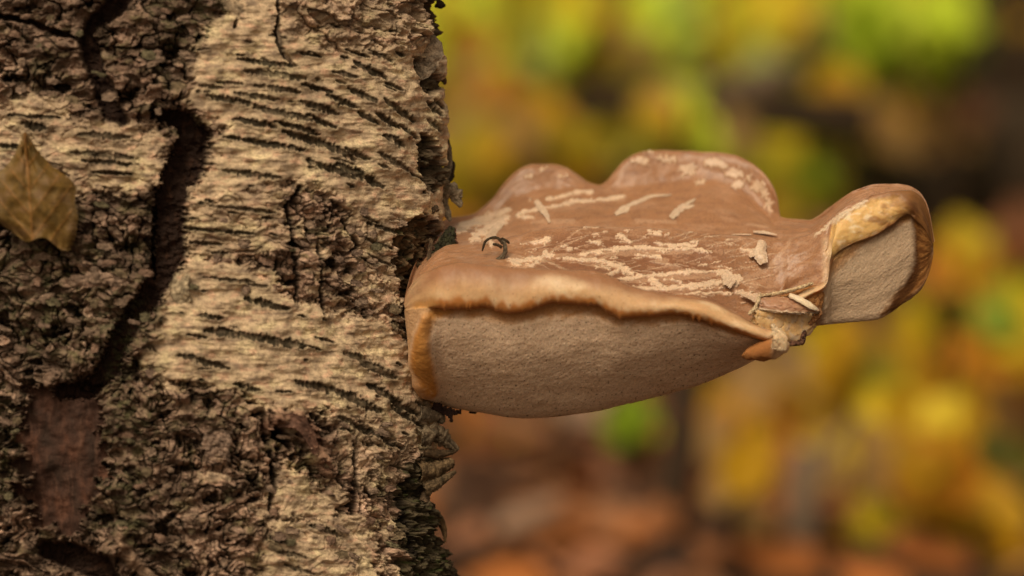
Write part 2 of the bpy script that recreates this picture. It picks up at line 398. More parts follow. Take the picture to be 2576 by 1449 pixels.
        ex, ey = x2 - x1, y2 - y1; q = ex * ex + ey * ey
        tt = ((px - x1) * ex + (py - y1) * ey) / q; t = np.clip(tt, 0, 1)
        d = np.hypot(px - x1 - t * ex, py - y1 - t * ey)
        rr = 1.25 * r * (0.30 + 0.70 * np.sin(np.clip(t, .02, .98) * math.pi) ** .5) * (1 + .75 * jagn[r0:r1, c0:c1])
        v = stg * sm(1.8, -1.8, d - rr); vs = sm(r * 1.6 + 5, 0, d - rr)
        len_m[r0:r1, c0:c1] = np.maximum(len_m[r0:r1, c0:c1], v)
        len_soft[r0:r1, c0:c1] = np.maximum(len_soft[r0:r1, c0:c1], vs)
    lk = sm(.2, .6, cream)
    len_m *= lk; len_soft *= lk
    # ---------------- relief (metres)
    rough = (1 - cream) * (1 - .75 * fis) * (1 - patch)
    def terr(n, lv, soft=.16, s_=0):
        q = n * lv; fl_ = np.floor(q); f = q - fl_
        idn = _h(fl_.astype(np.int64) + 50, np.zeros(fl_.shape, np.int64) + s_, 9)
        return (fl_ + sm(1 - soft, 1, f)) / lv, idn, sm(.0, .12, f) * 0 + sm(.22, .02, f)
    big = fbm(SX / 150, FY / 120, 50, 3)
    qx = SX + 34 * fbm(SX / 70, FY / 60, 51, 3) + 7 * vn(SX / 13, FY / 11, 53); qy = FY + 26 * fbm(SX / 60, FY / 60, 52, 3) + 5 * vn(SX / 12, FY / 9, 54)
    dens = 1 + .45 * big
    a1, b1, i1 = worley(qx / 104 * dens, qy / 70 * dens, 3, 1.0); e1 = b1 - a1
    a2, b2, i2 = worley(qx / 46, qy / 24, 4, 1.0); e2 = b2 - a2
    a3, b3, i3 = worley(qx / 19, qy / 9, 5, 1.0); e3 = b3 - a3
    gate2 = sm(-.25, .35, fbm(SX / 55, FY / 40, 55, 3)); gate3 = sm(-.2, .4, fbm(SX / 40, FY / 30, 56, 3))
    T1, j1, k1 = terr(fbm(qx / 85, qy / 34, 57, 3), 7, .2, 1)
    T2, j2, k2 = terr(fbm(qx / 52 + i1 * 9, qy / 17, 58, 3), 5, .25, 2)
    am = .25 + 1.05 * sm(-.35, .4, fbm(SX / 95, FY / 65, 47, 3))
    T3, j3, k3 = terr(fbm(qx / 24, qy / 8, 59, 2), 4, .3, 3)
    plate = (sm(0, .14, e1) ** .7) * (0.35 + 1.1 * i1) * 0.0038
    scale2 = am * sm(0, .2, e2) * gate2 * (.3 + i2) * 0.0013
    tip = 0.0055 * T1 + (.0024 * T2 + .0007 * T3 * (1 - .4 * gate3)) * am
    scale3 = sm(0, .25, e3) * gate3 * (.3 + i3) * 0.0005
    stri = fbm(SX / 60, FY / 5.0, 61, 4, .6)
    strif = fbm(SX / 22, FY / 2.6, 62, 3, .6)
    H = 0.0045 * fbm(SX / 230, FY / 300, 71, 3) + 0.0022 * fbm(SX / 75, FY / 55, 72, 3)
    H = H + rough * (.0062 * fbm(SX / 105, FY / 75, 74, 3) + .0022 * vn(SX / 34, FY / 26, 75))
    H = H + rough * (plate + scale2 + tip + scale3 - .0034) + rough * .0004 * stri
    H = H + cream * (0.00017 * stri + 0.00009 * strif + 0.0004 * fbm(SX / 30, FY / 22, 73, 4) + .0010 * sm(.1, .8, cream))
    H = H + cream * tr * (plate * .7 + scale2 * .8 + tip * .6 + scale3 - .001)
    # peeling layers on the cream bark: small terraces with torn ends
    ter = fbm(SX / 120 + 5, FY / 26, 81, 3)
    tq = np.floor(ter * 7) / 7; tf = ter * 7 - np.floor(ter * 7)
    H = H + cream * 0.0013 * (tq + sm(.80, 1.0, tf) / 7)
    H = H - len_m * 0.0011 + (len_soft - len_m) * 0.00045
    H = H - fis * 0.0105 - patch * 0.0062 - thin * 0.004 - furrow * 0.0045 - void * .0050 - hole * 0.017 + arch * (1 - hole) * .0035 + flapr * .004
    fib = fbm((SX + 14 * fbm(SX / 60, FY / 60, 114, 2)) / 11, FY / 130, 113, 4)
    H = H + patch * (.0004 * fib + .0007 * fbm(SX / 24, FY / 70, 83, 5) + .002 * fbm(SX / 70, FY / 90, 89, 3)) + fis * (.0011 * fbm(SX / 16, FY / 16, 84, 4))
    H = H - dark * (.0035 - .0012 * fbm(SX / 9, FY / 9, 85)) - inner * (.0038 - .0007 * fbm(SX / 14, FY / 14, 86, 4))
    H = H + mossy * (.0014 * fbm(SX / 20, FY / 28, 87, 5))
    H = H + (.00022 - .00014 * cream) * fbm(SX / 4.5, FY / 4, 88, 2)
    H = np.where(front, H, H * .6)
        # normal of the ellipse in (picture x, depth)
    nx = np.cos(TH) / TA / U; nw = -np.sin(TH) / TB
    nl = np.hypot(nx, nw); nx /= nl; nw /= nl
    PX = cx + nx * H / U; PW = w + nw * H
    Pg = P(PX, FY, PW)
    # ---------------- colour of the bark itself
    tone = fbm(SX / 75, FY / 50, 101, 4); tone2 = fbm(SX / 26, FY / 16, 102, 4); tone3 = fbm(SX / 8, FY / 4, 103, 3)
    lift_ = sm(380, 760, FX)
    c = np.empty(X.shape + (3,)); c[:] = (0.26, 0.172, 0.125)
    lv = .5 * j1 + .5 * j2
    c = mixc(c, (0.46, 0.33, 0.235), sm(.45, .85, lv) * .8)
    c = mixc(c, (0.30, 0.175, 0.12), sm(.0, .5, tone2) * .55)
    c = mixc(c, (0.10, 0.068, 0.042), sm(.40, .12, lv) * .75)
    c = mixc(c, (0.50, 0.37, 0.26), sm(.25, .6, stri + .4 * tone2) * .35)
    c = mixc(c, (0.125, 0.108, 0.05), sm(.08, .45, tone + .3 * tone2) * .7)
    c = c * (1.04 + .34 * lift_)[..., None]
    c = c * ((.62 + .62 * i1) * (.66 + .62 * sm(-.45, .45, fbm(SX / 110, FY / 80, 104, 3))))[..., None]
    cr = np.empty_like(c); cr[:] = (0.55, 0.42, 0.275)
    cr = mixc(cr, (0.72, 0.59, 0.36), sm(.0, .45, tone + .3 * fbm(SX / 170, FY / 130, 105, 2)) * .95)
    cr = mixc(cr, (0.60, 0.37, 0.25), sm(.05, .40, fbm(SX / 36, FY / 18, 106, 4)) * .75)
    cr = mixc(cr, (0.27, 0.20, 0.14), sm(.0, .42, -tone2 + .4 * stri) * .85)
    cr = mixc(cr, (0.17, 0.14, 0.08), sm(.26, .52, tone3 + .45 * tone) * .6)
    cr = mixc(cr, (0.23, 0.17, 0.12), sm(.15, .5, -tone - .2 * stri) * .7)
    c = c + (cr - c) * np.clip(cream * 1.05, 0, 1)[..., None]
    # cracks between the scales are near black; terrace edges darker too
    ck = np.maximum(sm(.11, .0, e1), sm(.12, .0, e2) * .85 * gate2) * rough + sm(.09, 0, e3) * .35 * rough * gate3
    ck = np.maximum(ck, rough * np.maximum(k1 * .55, k2 * .35))
    ck = np.maximum(ck, cream * tr * np.maximum(np.maximum(sm(.07, 0, e1), .6 * k1), .5 * sm(.08, 0, e2) * gate2))
    c = mixc(c, (0.018, 0.013, 0.007), np.clip(ck, 0, 1))
    c = mixc(c, (0.20, 0.155, 0.10), np.clip(len_soft - len_m, 0, 1) * .55)
    c = mixc(c, (0.020, 0.016, 0.008), np.clip(len_m * (1.0 + .3 * jagn), 0, 1) * .95)
    g = fbm(SX / 18, FY / 30, 111, 4)
    c = mixc(c, (0.022, 0.011, 0.007), fis)
    c = mixc(c, (0.062, 0.030, 0.018), fis * sm(.05, .5, g) * .7)
    pc = np.empty_like(c); pc[:] = (0.050, 0.025, 0.017); g2 = fbm(SX / 50, FY / 95, 112, 5); pc = mixc(pc, (0.105, 0.048, 0.030), sm(-.05, .45, g2 + .25 * g) * (.35 + .65 * sm(985, 1120, FY))); pc = mixc(pc, (0.035, 0.022, 0.016), sm(.05, .5, -g2 - .2 * g) * .8)
    pc = mixc(pc, (0.16, 0.085, 0.055), sm(.1, .5, fib) * .3); pc = mixc(pc, (0.025, 0.014, 0.010), sm(.1, .5, -fib) * .4)
    c = c + (pc - c) * patch[..., None]
    c = mixc(c, (0.060, 0.044, 0.024), dark * .9)
    ic = np.empty_like(c); ic[:] = (0.135, 0.082, 0.042); ic = mixc(ic, (0.04, 0.03, 0.016), sm(0, .4, g)); ic = mixc(ic, (0.05, 0.055, 0.018), sm(.1, .5, -tone2) * .7)
    c = c + (ic - c) * inner[..., None]
    mc = np.empty_like(c); mc[:] = (0.085, 0.066, 0.038); mc = mixc(mc, (0.05, 0.058, 0.018), sm(0, .4, tone2)); mc = mixc(mc, (0.03, 0.024, 0.014), sm(0, .35, g))
    c = c + (mc - c) * mossy[..., None]
    MS = [[(400, -60), (620, -60), (560, 60), (500, 130), (470, 150), (380, 60)], [(290, 850), (400, 780), (460, 800), (420, 900), (400, 1010), (390, 1150), (280, 1150), (262, 1000)],
          [(50, 560), (250, 620), (360, 760), (250, 900), (60, 900), (-40, 700)], [(480, 930), (610, 960), (640, 1050), (560, 1120), (500, 1050)], [(-60, 980), (40, 1000), (50, 1250), (-60, 1260)],
          [(230, 1150), (380, 1200), (330, 1380), (240, 1330)], [(760, 1130), (830, 1190), (815, 1290), (760, 1260)]]
    ms = np.zeros(X.shape)
    for pl in MS: ms = np.maximum(ms, sm(-30, 20, poly_sd(X, Y, pl)))
    ms = ms * sm(-.25, .3, tone2) * (1 - .6 * cream) * (1 - patch)
    c = mixc(c, (0.072, 0.080, 0.032), ms * .45)
    c = mixc(c, (0.12, 0.115, 0.075), ms * sm(.1, .5, -g) * .4)
    c = mixc(c, (0.036, 0.025, 0.015), void * .8)
    c = mixc(c, (0.040, 0.038, 0.016), furrow * .85)
    c = mixc(c, (0.015, 0.010, 0.007), np.maximum(thin * .9, hole))
    c = mixc(c, (0.22, 0.115, 0.075), arch * .7 * (1 - hole))
    c = mixc(c, (0.36, 0.24, 0.16), flapr * .7)
    c = mixc(c, (0.42, 0.17, 0.06), sm(.56, .7, fbm(SX / 13, FY / 8, 121, 3)) * .5 * (1 - fis))
    c = np.clip(c, .004, .9)
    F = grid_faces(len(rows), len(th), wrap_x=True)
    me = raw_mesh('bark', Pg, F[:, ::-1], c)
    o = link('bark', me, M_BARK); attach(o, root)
    return root
TRUNK = build_trunk()

# ================================================================== RIBBONS: torn bark, skin, curls
def catmull(pts, n):
    p = np.array([pts[0]] + list(pts) + [pts[-1]], float); m = len(pts) - 1
    out = []
    for t in np.linspace(0, m - 1e-6, n):
        i = int(t); f = t - i
        a, b, c_, d = p[i], p[i + 1], p[i + 2], p[i + 3]
        out.append(.5 * ((2 * b) + (c_ - a) * f + (2 * a - 5 * b + 4 * c_ - d) * f * f + (3 * b - a - 3 * c_ + d) * f ** 3))
    return np.array(out)
def ribbon(name, spine, wid, mat, parent, col, col2=None, thick=0.0008, jag=.25, cup=0.0, tilt=0.0, n=40, m=13, seed=1, rough=.0006, tipcol=None, wob=0.0, dirt=0.7):
    """a torn sheet along a spine of (fx, fy, w metres); wid: half widths in picture units along it"""
    sp = catmull(spine, n)
    wd = np.interp(np.linspace(0, 1, n), np.linspace(0, 1, len(wid)), wid)
    c3 = P(sp[:, 0], sp[:, 1], sp[:, 2])
    tg = np.gradient(c3, axis=0); tg /= np.linalg.norm(tg, axis=1, keepdims=True) + 1e-12
    side = np.cross(AX_D, tg); nn = np.linalg.norm(side, axis=1, keepdims=True); side = side / np.maximum(nn, .15)
    side = side * math.cos(tilt) + AX_D * math.sin(tilt)
    nrm = np.cross(tg, side); nrm /= np.linalg.norm(nrm, axis=1, keepdims=True) + 1e-12
    s = np.linspace(-1, 1, m)
    T, Sg = np.meshgrid(np.linspace(0, 1, n), s, indexing='ij')
    j = np.where(Sg > 0, vn(T * n / 5.0, T * 0 + 3.3, seed), vn(T * n / 5.0, T * 0 + 8.3, seed + 9)) + .6 * vn(T * n / 2.2, Sg * 0 + 1.7 + (Sg > 0), seed + 3)
    ww = wd[:, None] * U * (1 + jag * j)
    off = Sg * ww
    prof = cup * (Sg ** 2) * wd[:, None] * U + rough * fbm(T * n / 5, Sg * 3, seed + 20, 4) + wob * U * vn(T * 5, Sg * 1.2, seed + 33)
    C = c3[:, None, :] + side[:, None, :] * off[..., None] + nrm[:, None, :] * prof[..., None]
    endj = (vn(Sg * 4, T * 0 + .5, seed + 41)) * jag * wd[:, None] * U * sm(.8, 1, T)
    C = C + tg[:, None, :] * endj[..., None]
    edge = np.minimum(1, 2.2 * (1 - np.abs(Sg))) * np.minimum(1, 6 * (1 - T) + .08)
    hh = thick * .5 * (.35 + .65 * edge)
    nC = grid_normals(C)
    A = C + nC * hh[..., None]; B = C - nC * hh[..., None]
    V = np.concatenate([A.reshape(-1, 3), B.reshape(-1, 3)])
    N = n * m
    F1 = grid_faces(n, m); F2 = F1[:, ::-1] + N
    rim = [i * m for i in range(n)] + [(n - 1) * m + k for k in range(1, m)] + [i * m + m - 1 for i in range(n - 2, -1, -1)] + [k for k in range(m - 2, 0, -1)]
    rim = np.array(rim); r2 = np.roll(rim, -1)
    F3 = np.stack([rim, rim + N, r2 + N, r2], -1)
    c = np.empty((n, m, 3)); c[:] = col
    c = c * (1 - .2 * (dirt > .3) + (.5 if dirt > .3 else .12) * vn(T * n / 9, Sg * 1.4, seed + 71))[..., None]
    nz = fbm(T * n / 6, Sg * 2.5, seed + 50, 4)
    c = mixc(c, col2 or tuple(k * (.45 if dirt > .3 else .75) for k in col), sm(-.1, .45, nz))
    c = mixc(c, tuple(k * .35 for k in col), sm(.25, .5, fbm(T * n / 14, Sg * 7, seed + 60, 3)) * dirt)
    if tipcol: c = mixc(c, tipcol, sm(.82, 1., np.abs(Sg)) * .9)
    c2 = np.concatenate([c.reshape(-1, 3), c.reshape(-1, 3) * .8])
    me = raw_mesh(name, V, np.concatenate([F1, F2, F3]), np.clip(c2, .003, .9))
    o = link(name, me, mat); attach(o, parent)
    return o

cm = 0.01
BR = (0.12, 0.078, 0.045); DKB = (0.05, 0.036, 0.02); GY = (0.24, 0.19, 0.13)
def bark_bits():
    R = TRUNK
    def fl(sp, wd, col, **k): return ribbon('bark_flake', [(x_, y_, w_ * TB / .064) for x_, y_, w_ in sp], wd, M_FLAKE, R, col, **k)
    # along the upper right edge
    fl([(1098, 6, -.1 * cm), (1112, 12, 0), (1120, 14, .2 * cm)], [12, 10, 3], DKB, seed=2, cup=.5, n=30)
    fl([(1085, 205, -.3 * cm), (1108, 196, -.2 * cm), (1118, 206, 0), (1116, 212, .1 * cm)], [12, 9, 6, 3], BR, seed=3, cup=.6, n=36)
    fl([(1090, 158, -.2 * cm), (1104, 150, 0), (1112, 154, .1 * cm)], [10, 8, 4], DKB, seed=5, cup=.4, n=30)
    fl([(1050, 95, -1.9 * cm), (1070, 130, -1.7 * cm), (1062, 165, -1.6 * cm), (1046, 200, -1.7 * cm)], [40, 42, 36, 8], (0.40, 0.32, 0.23), seed=4, cup=.12, n=50, m=25, jag=.14, rough=.0012, thick=.0012)
    fl([(1092, 300, -.3 * cm), (1110, 306, 0), (1117, 312, .1 * cm)], [8, 6, 3], DKB, seed=6, n=24)
    fl([(1108, 330, -.2 * cm), (1124, 372, .1 * cm), (1127, 420, .2 * cm), (1122, 455, .1 * cm)], [8, 12, 11, 4], GY, seed=7, cup=-.4, n=50, m=17)
    fl([(1114, 385, .3 * cm), (1132, 410, .5 * cm), (1134, 440, .6 * cm), (1124, 458, .4 * cm)], [8, 10, 9, 4], DKB, seed=8, cup=.4, n=40)
    fl([(1112, 478, -.1 * cm), (1138, 482, 0), (1150, 500, .1 * cm), (1160, 521, .1 * cm)], [20, 21, 14, 3], GY, seed=9, cup=.3, n=56, m=21, jag=.35, col2=(.09, .07, .04))
    fl([(1040, 530, -2.0 * cm), (1064, 532, -2.0 * cm), (1084, 528, -1.7 * cm), (1104, 524, -1.4 * cm)], [16, 17, 16, 8], BR, seed=10, cup=.7, n=40, m=17, jag=.2)
    fl([(1048, 548, -2.0 * cm), (1053, 525, -2.1 * cm), (1052, 512, -2.1 * cm)], [14, 9, 5], DKB, seed=11, cup=.5)
    fl([(1116, 500, -.0 * cm), (1124, 530, .1 * cm), (1132, 556, .1 * cm)], [7, 10, 4], GY, seed=12, cup=.3)
    # dark mossy flake standing over the fungus, and its chip
    fl([(1108, 680, -1.6 * cm), (1118, 640, -1.5 * cm), (1128, 600, -1.3 * cm), (1136, 572, -1.1 * cm)], [50, 40, 20, 9], (0.040, 0.040, 0.018), seed=13, cup=-.15, n=60, m=31, jag=.22, rough=.0016, thick=.0016, tipcol=(.16, .07, .045), col2=(.018, .014, .01))
    fl([(1165, 672, -1.2 * cm), (1176, 648, -1.2 * cm), (1184, 620, -1.2 * cm)], [15, 11, 4], (.11, .065, .04), seed=14, cup=.3, n=34)
    fl([(1086, 600, -2.2 * cm), (1080, 640, -2.3 * cm), (1074, 690, -2.6 * cm)], [5, 5, 3], BR, seed=15, n=30)
    # under the fungus
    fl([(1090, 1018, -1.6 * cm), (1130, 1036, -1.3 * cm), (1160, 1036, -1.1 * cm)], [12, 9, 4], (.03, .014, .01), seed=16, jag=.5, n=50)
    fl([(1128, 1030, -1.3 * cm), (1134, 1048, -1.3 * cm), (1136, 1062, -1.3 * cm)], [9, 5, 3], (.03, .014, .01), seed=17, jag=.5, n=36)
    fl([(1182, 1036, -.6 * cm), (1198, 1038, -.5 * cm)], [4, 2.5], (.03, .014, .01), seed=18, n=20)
    fl([(1060, 1040, -2.0 * cm), (1090, 1045, -1.6 * cm), (1108, 1052, -1.2 * cm), (1106, 1066, -1.0 * cm)], [20, 18, 14, 6], GY, seed=19, cup=.5, n=46, m=17)
    # the torn rolls lower on the edge
    fl([(1062, 1100, -2.1 * cm), (1098, 1092, -1.6 * cm), (1122, 1112, -1.2 * cm), (1153, 1132, -.9 * cm)], [22, 25, 18, 4], (0.20, 0.155, 0.10), seed=20, cup=.55, n=64, m=21, jag=.3, col2=(.07, .045, .025), wob=5)
    fl([(1066, 1140, -1.8 * cm), (1100, 1144, -1.4 * cm), (1126, 1140, -1.1 * cm), (1150, 1134, -.9 * cm)], [10, 12, 9, 2], (0.10, 0.065, 0.035), seed=21, cup=.8, n=50, jag=.3)
    fl([(1062, 1188, -2.0 * cm), (1096, 1180, -1.5 * cm), (1122, 1170, -1.2 * cm), (1142, 1162, -1.0 * cm)], [26, 25, 19, 12], (0.17, 0.115, 0.06), seed=22, cup=.7, n=60, m=23, jag=.2, col2=(.055, .035, .018), wob=5)
    fl([(1068, 1228, -1.8 * cm), (1096, 1216, -1.5 * cm), (1122, 1202, -1.2 * cm), (1147, 1186, -1.0 * cm)], [18, 17, 11, 3], (0.16, 0.11, 0.06), seed=23, cup=.5, n=60, m=17, jag=.25, col2=(.05, .035, .018))
    fl([(1066, 1262, -1.6 * cm), (1074, 1240, -1.4 * cm), (1090, 1225, -1.3 * cm)], [14, 10, 5], BR, seed=24, cup=.4)
    fl([(1086, 1296, -.9 * cm), (1104, 1306, -.6 * cm), (1116, 1332, -.4 * cm), (1121, 1364, -.4 * cm)], [12, 11, 8, 1.5], (0.13, 0.078, 0.035), seed=25, cup=.5, n=50, jag=.18)
    fl([(1098, 1292, -.8 * cm), (1102, 1300, -.8 * cm)], [6, 4], DKB, seed=26)
    fl([(1118, 1420, -.4 * cm), (1136, 1440, -.2 * cm), (1150, 1455, 0)], [14, 12, 8], DKB, seed=27, jag=.5, n=40)
    # sheets lifted on the face of the trunk
    fl([(560, -10, -5.9 * cm), (600, 30, -5.95 * cm), (640, 66, -5.8 * cm), (672, 90, -5.6 * cm)], [26, 30, 24, 8], (0.42, 0.32, 0.21), seed=28, cup=.2, n=56, m=23, jag=.18, rough=.0012)
    fl([(724, 20, -5.5 * cm), (716, 80, -5.6 * cm), (735, 140, -5.5 * cm), (765, 168, -5.3 * cm)], [14, 18, 18, 8], (0.36, 0.27, 0.19), seed=29, cup=.3, n=56, m=17, jag=.2)
    fl([(495, 1198, -6.2 * cm), (530, 1202, -6.3 * cm), (578, 1214, -6.1 * cm)], [13, 15, 13], (0.46, 0.34, 0.23), seed=30, cup=.3, n=44, m=17, jag=.12)
    fl([(560, 1060, -6.0 * cm), (545, 1110, -6.2 * cm), (555, 1165, -6.1 * cm)], [30, 34, 22], (0.30, 0.21, 0.155), seed=31, cup=-.2, n=60, m=27, jag=.22, rough=.0018)
    fl([(460, 690, -6.1 * cm), (452, 730, -6.3 * cm), (470, 765, -6.1 * cm)], [18, 22, 16], (0.47, 0.38, 0.25), seed=32, cup=-.35, n=46, m=19, jag=.15, rough=.001)
    fl([(310, 1345, -6.3 * cm), (322, 1395, -6.6 * cm), (352, 1430, -6.6 * cm), (400, 1465, -6.4 * cm)], [12, 14, 13, 10], (0.34, 0.23, 0.155), seed=33, cup=.4, n=56, m=15, jag=.14)
    fl([(700, 1062, -5.9 * cm), (745, 1058, -6.0 * cm), (775, 1088, -5.8 * cm), (795, 1140, -5.5 * cm)], [12, 17, 14, 8], (0.22, 0.12, 0.085), seed=34, cup=-.4, n=60, m=17, jag=.14)
    fl([(470, 480, -6.0 * cm), (500, 476, -6.1 * cm), (540, 470, -6.0 * cm)], [10, 10, 4], (0.4, .3, .2), seed=35, cup=.3)
    fl([(170, 712, -6.2 * cm), (250, 700, -6.4 * cm), (330, 712, -6.3 * cm)], [12, 16, 10], (0.36, .25, .18), seed=36, cup=.3, jag=.35, n=60, m=17, rough=.0016)
    # many loose scales on the cracked bark
    rnd = random.Random(5)
    zones = [((0, 400), (0, 250), 20), ((0, 390), (480, 960), 46), ((290, 1000), (1060, 1440), 60), ((440, 940), (470, 760), 34), ((0, 60), (980, 1440), 8), ((320, 560), (20, 300), 20), ((900, 1010), (560, 820), 8)]
    k = 100
    for (xa, xb), (ya, yb), num in zones:
        for _ in range(num):
            x = rnd.uniform(xa, xb); y = rnd.uniform(ya, yb)
            if 380 < x < 530 and 280 < y < 720: continue
            if x < 205 and 330 < y < 640: continue
            q = (x - TXC) / TA; sw = -TB * math.sqrt(max(0, 1 - q * q))
            ln = rnd.uniform(14, 42); a = rnd.uniform(-.35, .35) + (0.15 if x > 600 else 0)
            dx, dy = ln * math.cos(a), ln * math.sin(a)
            lift = rnd.uniform(-.08, .06) * cm
            base = rnd.choice([(0.27, 0.19, 0.135), (0.31, 0.22, 0.155), (0.24, 0.165, 0.12), (0.20, 0.15, 0.09), (0.15, 0.13, 0.075), (.26, .165, .115)])
            h = rnd.uniform(5, 12)
            ribbon('bark_scale', [(x - dx / 2, y - dy / 2, sw - lift * .3), (x, y, sw - lift - .05 * cm), (x + dx / 2, y + dy / 2, sw - lift)], [h * .6, h, h * .55], M_FLAKE, R, base,
                   col2=tuple(c * .7 for c in base), seed=k, jag=.35, cup=rnd.uniform(-.35, .1), n=14, m=7, thick=.0012, rough=.0010)
            k += 1
bark_bits()

# ================================================================== BRACKET FUNGUS
def build_fungus():
    root = empty('bracket_fungus', tuple(P(1060, 800, -0.02)), label='brown bracket fungus with curled rim and pale pore face growing from the birch trunk', category='fungus')
    c_ = 0.01
    nX = 720
    x0, x1 = 1018.0, 2348.0
    # stations: denser at both ends
    t = np.linspace(0, 1, nX)
    xs = x0 + (x1 - x0) * (t - .010 * np.sin(2 * np.pi * t) * 0)
    e = 0.5 - 0.5 * np.cos(np.pi * t); xs = x0 + (x1 - x0) * (.8 * t + .2 * e)
    pc = lambda tab: pchip([a for a, b in tab], [b for a, b in tab], xs)
    yc = pc([(1018, 770), (1024, 745), (1035, 722), (1055, 700), (1080, 684), (1110, 672), (1150, 665), (1200, 667), (1250, 672), (1350, 680), (1450, 682), (1500, 686), (1540, 700), (1600, 728), (1650, 738), (1700, 744), (1750, 750), (1800, 763), (1850, 787), (1900, 814), (1935, 828), (1958, 812), (1980, 762), (2005, 738), (2040, 722), (2066, 712), (2080, 700), (2090, 600), (2100, 560), (2150, 520), (2200, 495), (2250, 482), (2290, 480), (2315, 495), (2335, 540), (2348, 610)])
    yl = pc([(1018, 778), (1024, 776), (1060, 772), (1100, 772), (1170, 776), (1220, 771), (1280, 786), (1350, 774), (1400, 762), (1450, 765), (1500, 768), (1535, 788), (1570, 797), (1640, 796), (1700, 789), (1750, 796), (1800, 815), (1850, 833), (1900, 848), (1935, 856), (1960, 850), (1985, 790), (2010, 764), (2040, 746), (2066, 735), (2080, 722), (2092, 665), (2102, 650), (2150, 615), (2200, 592), (2250, 562), (2285, 543), (2310, 560), (2335, 590), (2348, 622)])
    yb = pc([(1018, 786), (1022, 830), (1028, 880), (1038, 935), (1052, 972), (1070, 998), (1100, 1016), (1150, 1029), (1200, 1037), (1260, 1047), (1320, 1053), (1380, 1051), (1450, 1042), (1520, 1030), (1600, 1011), (1680, 991), (1750, 970), (1800, 952), (1850, 930), (1890, 908), (1930, 885), (1970, 862), (2010, 840), (2050, 820), (2130, 812), (2205, 803), (2240, 786), (2270, 765), (2300, 745), (2322, 722), (2338, 685), (2345, 655), (2348, 634)])
    ys = pc([(1018, 766), (1030, 700), (1060, 630), (1100, 570), (1130, 548), (1160, 544), (1190, 538), (1215, 520), (1240, 498), (1265, 468), (1290, 440), (1315, 422), (1340, 413), (1385, 412), (1420, 420), (1450, 437), (1480, 459), (1508, 466), (1525, 456), (1545, 432), (1565, 409), (1590, 392), (1620, 382), (1650, 378), (1700, 381), (1800, 385), (1850, 393), (1890, 412), (1920, 437), (1942, 468), (1955, 500), (1964, 545), (2000, 550), (2035, 552), (2060, 543), (2090, 522), (2120, 500), (2150, 480), (2180, 468), (2210, 462), (2250, 461), (2280, 466), (2305, 479), (2325, 503), (2338, 540), (2345, 580), (2348, 606)])
    wc = pc([(1018, -3.5), (1030, -3.8), (1060, -4.2), (1150, -4.5), (1400, -4.6), (1700, -4.5), (1850, -4.2), (1935, -3.7), (1965, -3.2), (1985, -2.9), (2040, -2.8), (2078, -2.75), (2094, -2.35), (2110, -2.3), (2200, -2.0), (2290, -1.8), (2330, -1.5), (2348, -1.1)]) * c_
    wb = pc([(1018, -3.0), (1050, -1.5), (1100, 1.5), (1130, 3.0), (1200, 4.2), (1300, 4.8), (1500, 5.0), (1700, 5.2), (1850, 4.6), (1940, 3.6), (1966, 2.7), (2035, 1.5), (2065, .9), (2100, 0.3), (2150, -.2), (2250, -.3), (2310, -.5), (2348, -1.0)]) * c_
    ear = sm(1985, 2085, xs)
    thickw = np.minimum(1, sm(1018, 1120, xs) * .8 + .2) * (1 - .9 * sm(2290, 2348, xs)) * (1 - .35 * ear)
    roll = .55 * c_ * thickw
    dy = yl - yc
    pts = []      # (y, w) per control point
    pts.append((yc, wc))                                     # 0 crest
    pts.append((yc + .28 * dy, wc - .75 * roll))             # 1
    pts.append((yc + .66 * dy, wc - 1.05 * roll))            # 2
    pts.append((yl - .03 * dy, wc - .75 * roll))             # 3 lip
    lipd = (1 - .55 * ear) * thickw * sm(1068, 1105, xs)
    pts.append((yl + 3, wc - .75 * roll + .55 * c_ * lipd))  # 4 under the lip
    hb = yb - yl
    deep = (1 - .66 * ear)
    lf = sm(1112, 1062, xs)
    pts.append((yl + .14 * hb, wc + (.12) * c_ * deep * thickw - lf * .75 * roll))
    pts.append((yl + .45 * hb, wc + (.85) * c_ * deep * thickw - lf * .9 * roll))
    pts.append((yl + .78 * hb, wc + (2.2) * c_ * deep * thickw))
    pts.append((yb, wc + (3.9 * (1 - ear) + 1.2 * ear) * c_ * thickw))   # 8 bottom silhouette
    wbot = wc + (3.9 * (1 - ear) + 1.2 * ear) * c_ * thickw
    mixy = lambda a, b, f: a + (b - a) * f
    pts.append((mixy(yb, ys, .12), mixy(wbot, wb, .55) + .6 * c_ * thickw))
    pts.append((mixy(yb, ys, .42), mixy(wbot, wb, .95) + .5 * c_ * thickw * (1 - ear)))
    pts.append((mixy(yb, ys, .78), wb + .5 * c_ * thickw))
    pts.append((mixy(yb, ys, .94), wb + .45 * c_ * thickw))
    pts.append((ys, wb))                                      # 13 back silhouette
    ybase = pc([(1018, 767), (1060, 650), (1130, 566), (1240, 545), (1300, 500), (1380, 482), (1480, 478), (1530, 480), (1650, 468), (1760, 458), (1850, 476), (1910, 520), (1950, 552), (1970, 556), (2035, 560), (2060, 552), (2100, 524), (2150, 488), (2200, 472), (2290, 472), (2330, 520), (2348, 607)])
    pts.append((ybase, mixy(wb, wc, .07)))
    ymid = pc([(1018, 768), (1060, 665), (1130, 586), (1250, 570), (1400, 540), (1600, 535), (1750, 535), (1880, 552), (1960, 572), (2035, 575), (2060, 562), (2100, 532), (2150, 496), (2200, 477), (2290, 474), (2330, 525), (2348, 608)])
    pts.append((ymid, mixy(wb, wc, .31)))
    hump = sm(1200, 1330, xs) * sm(1900, 1700, xs)
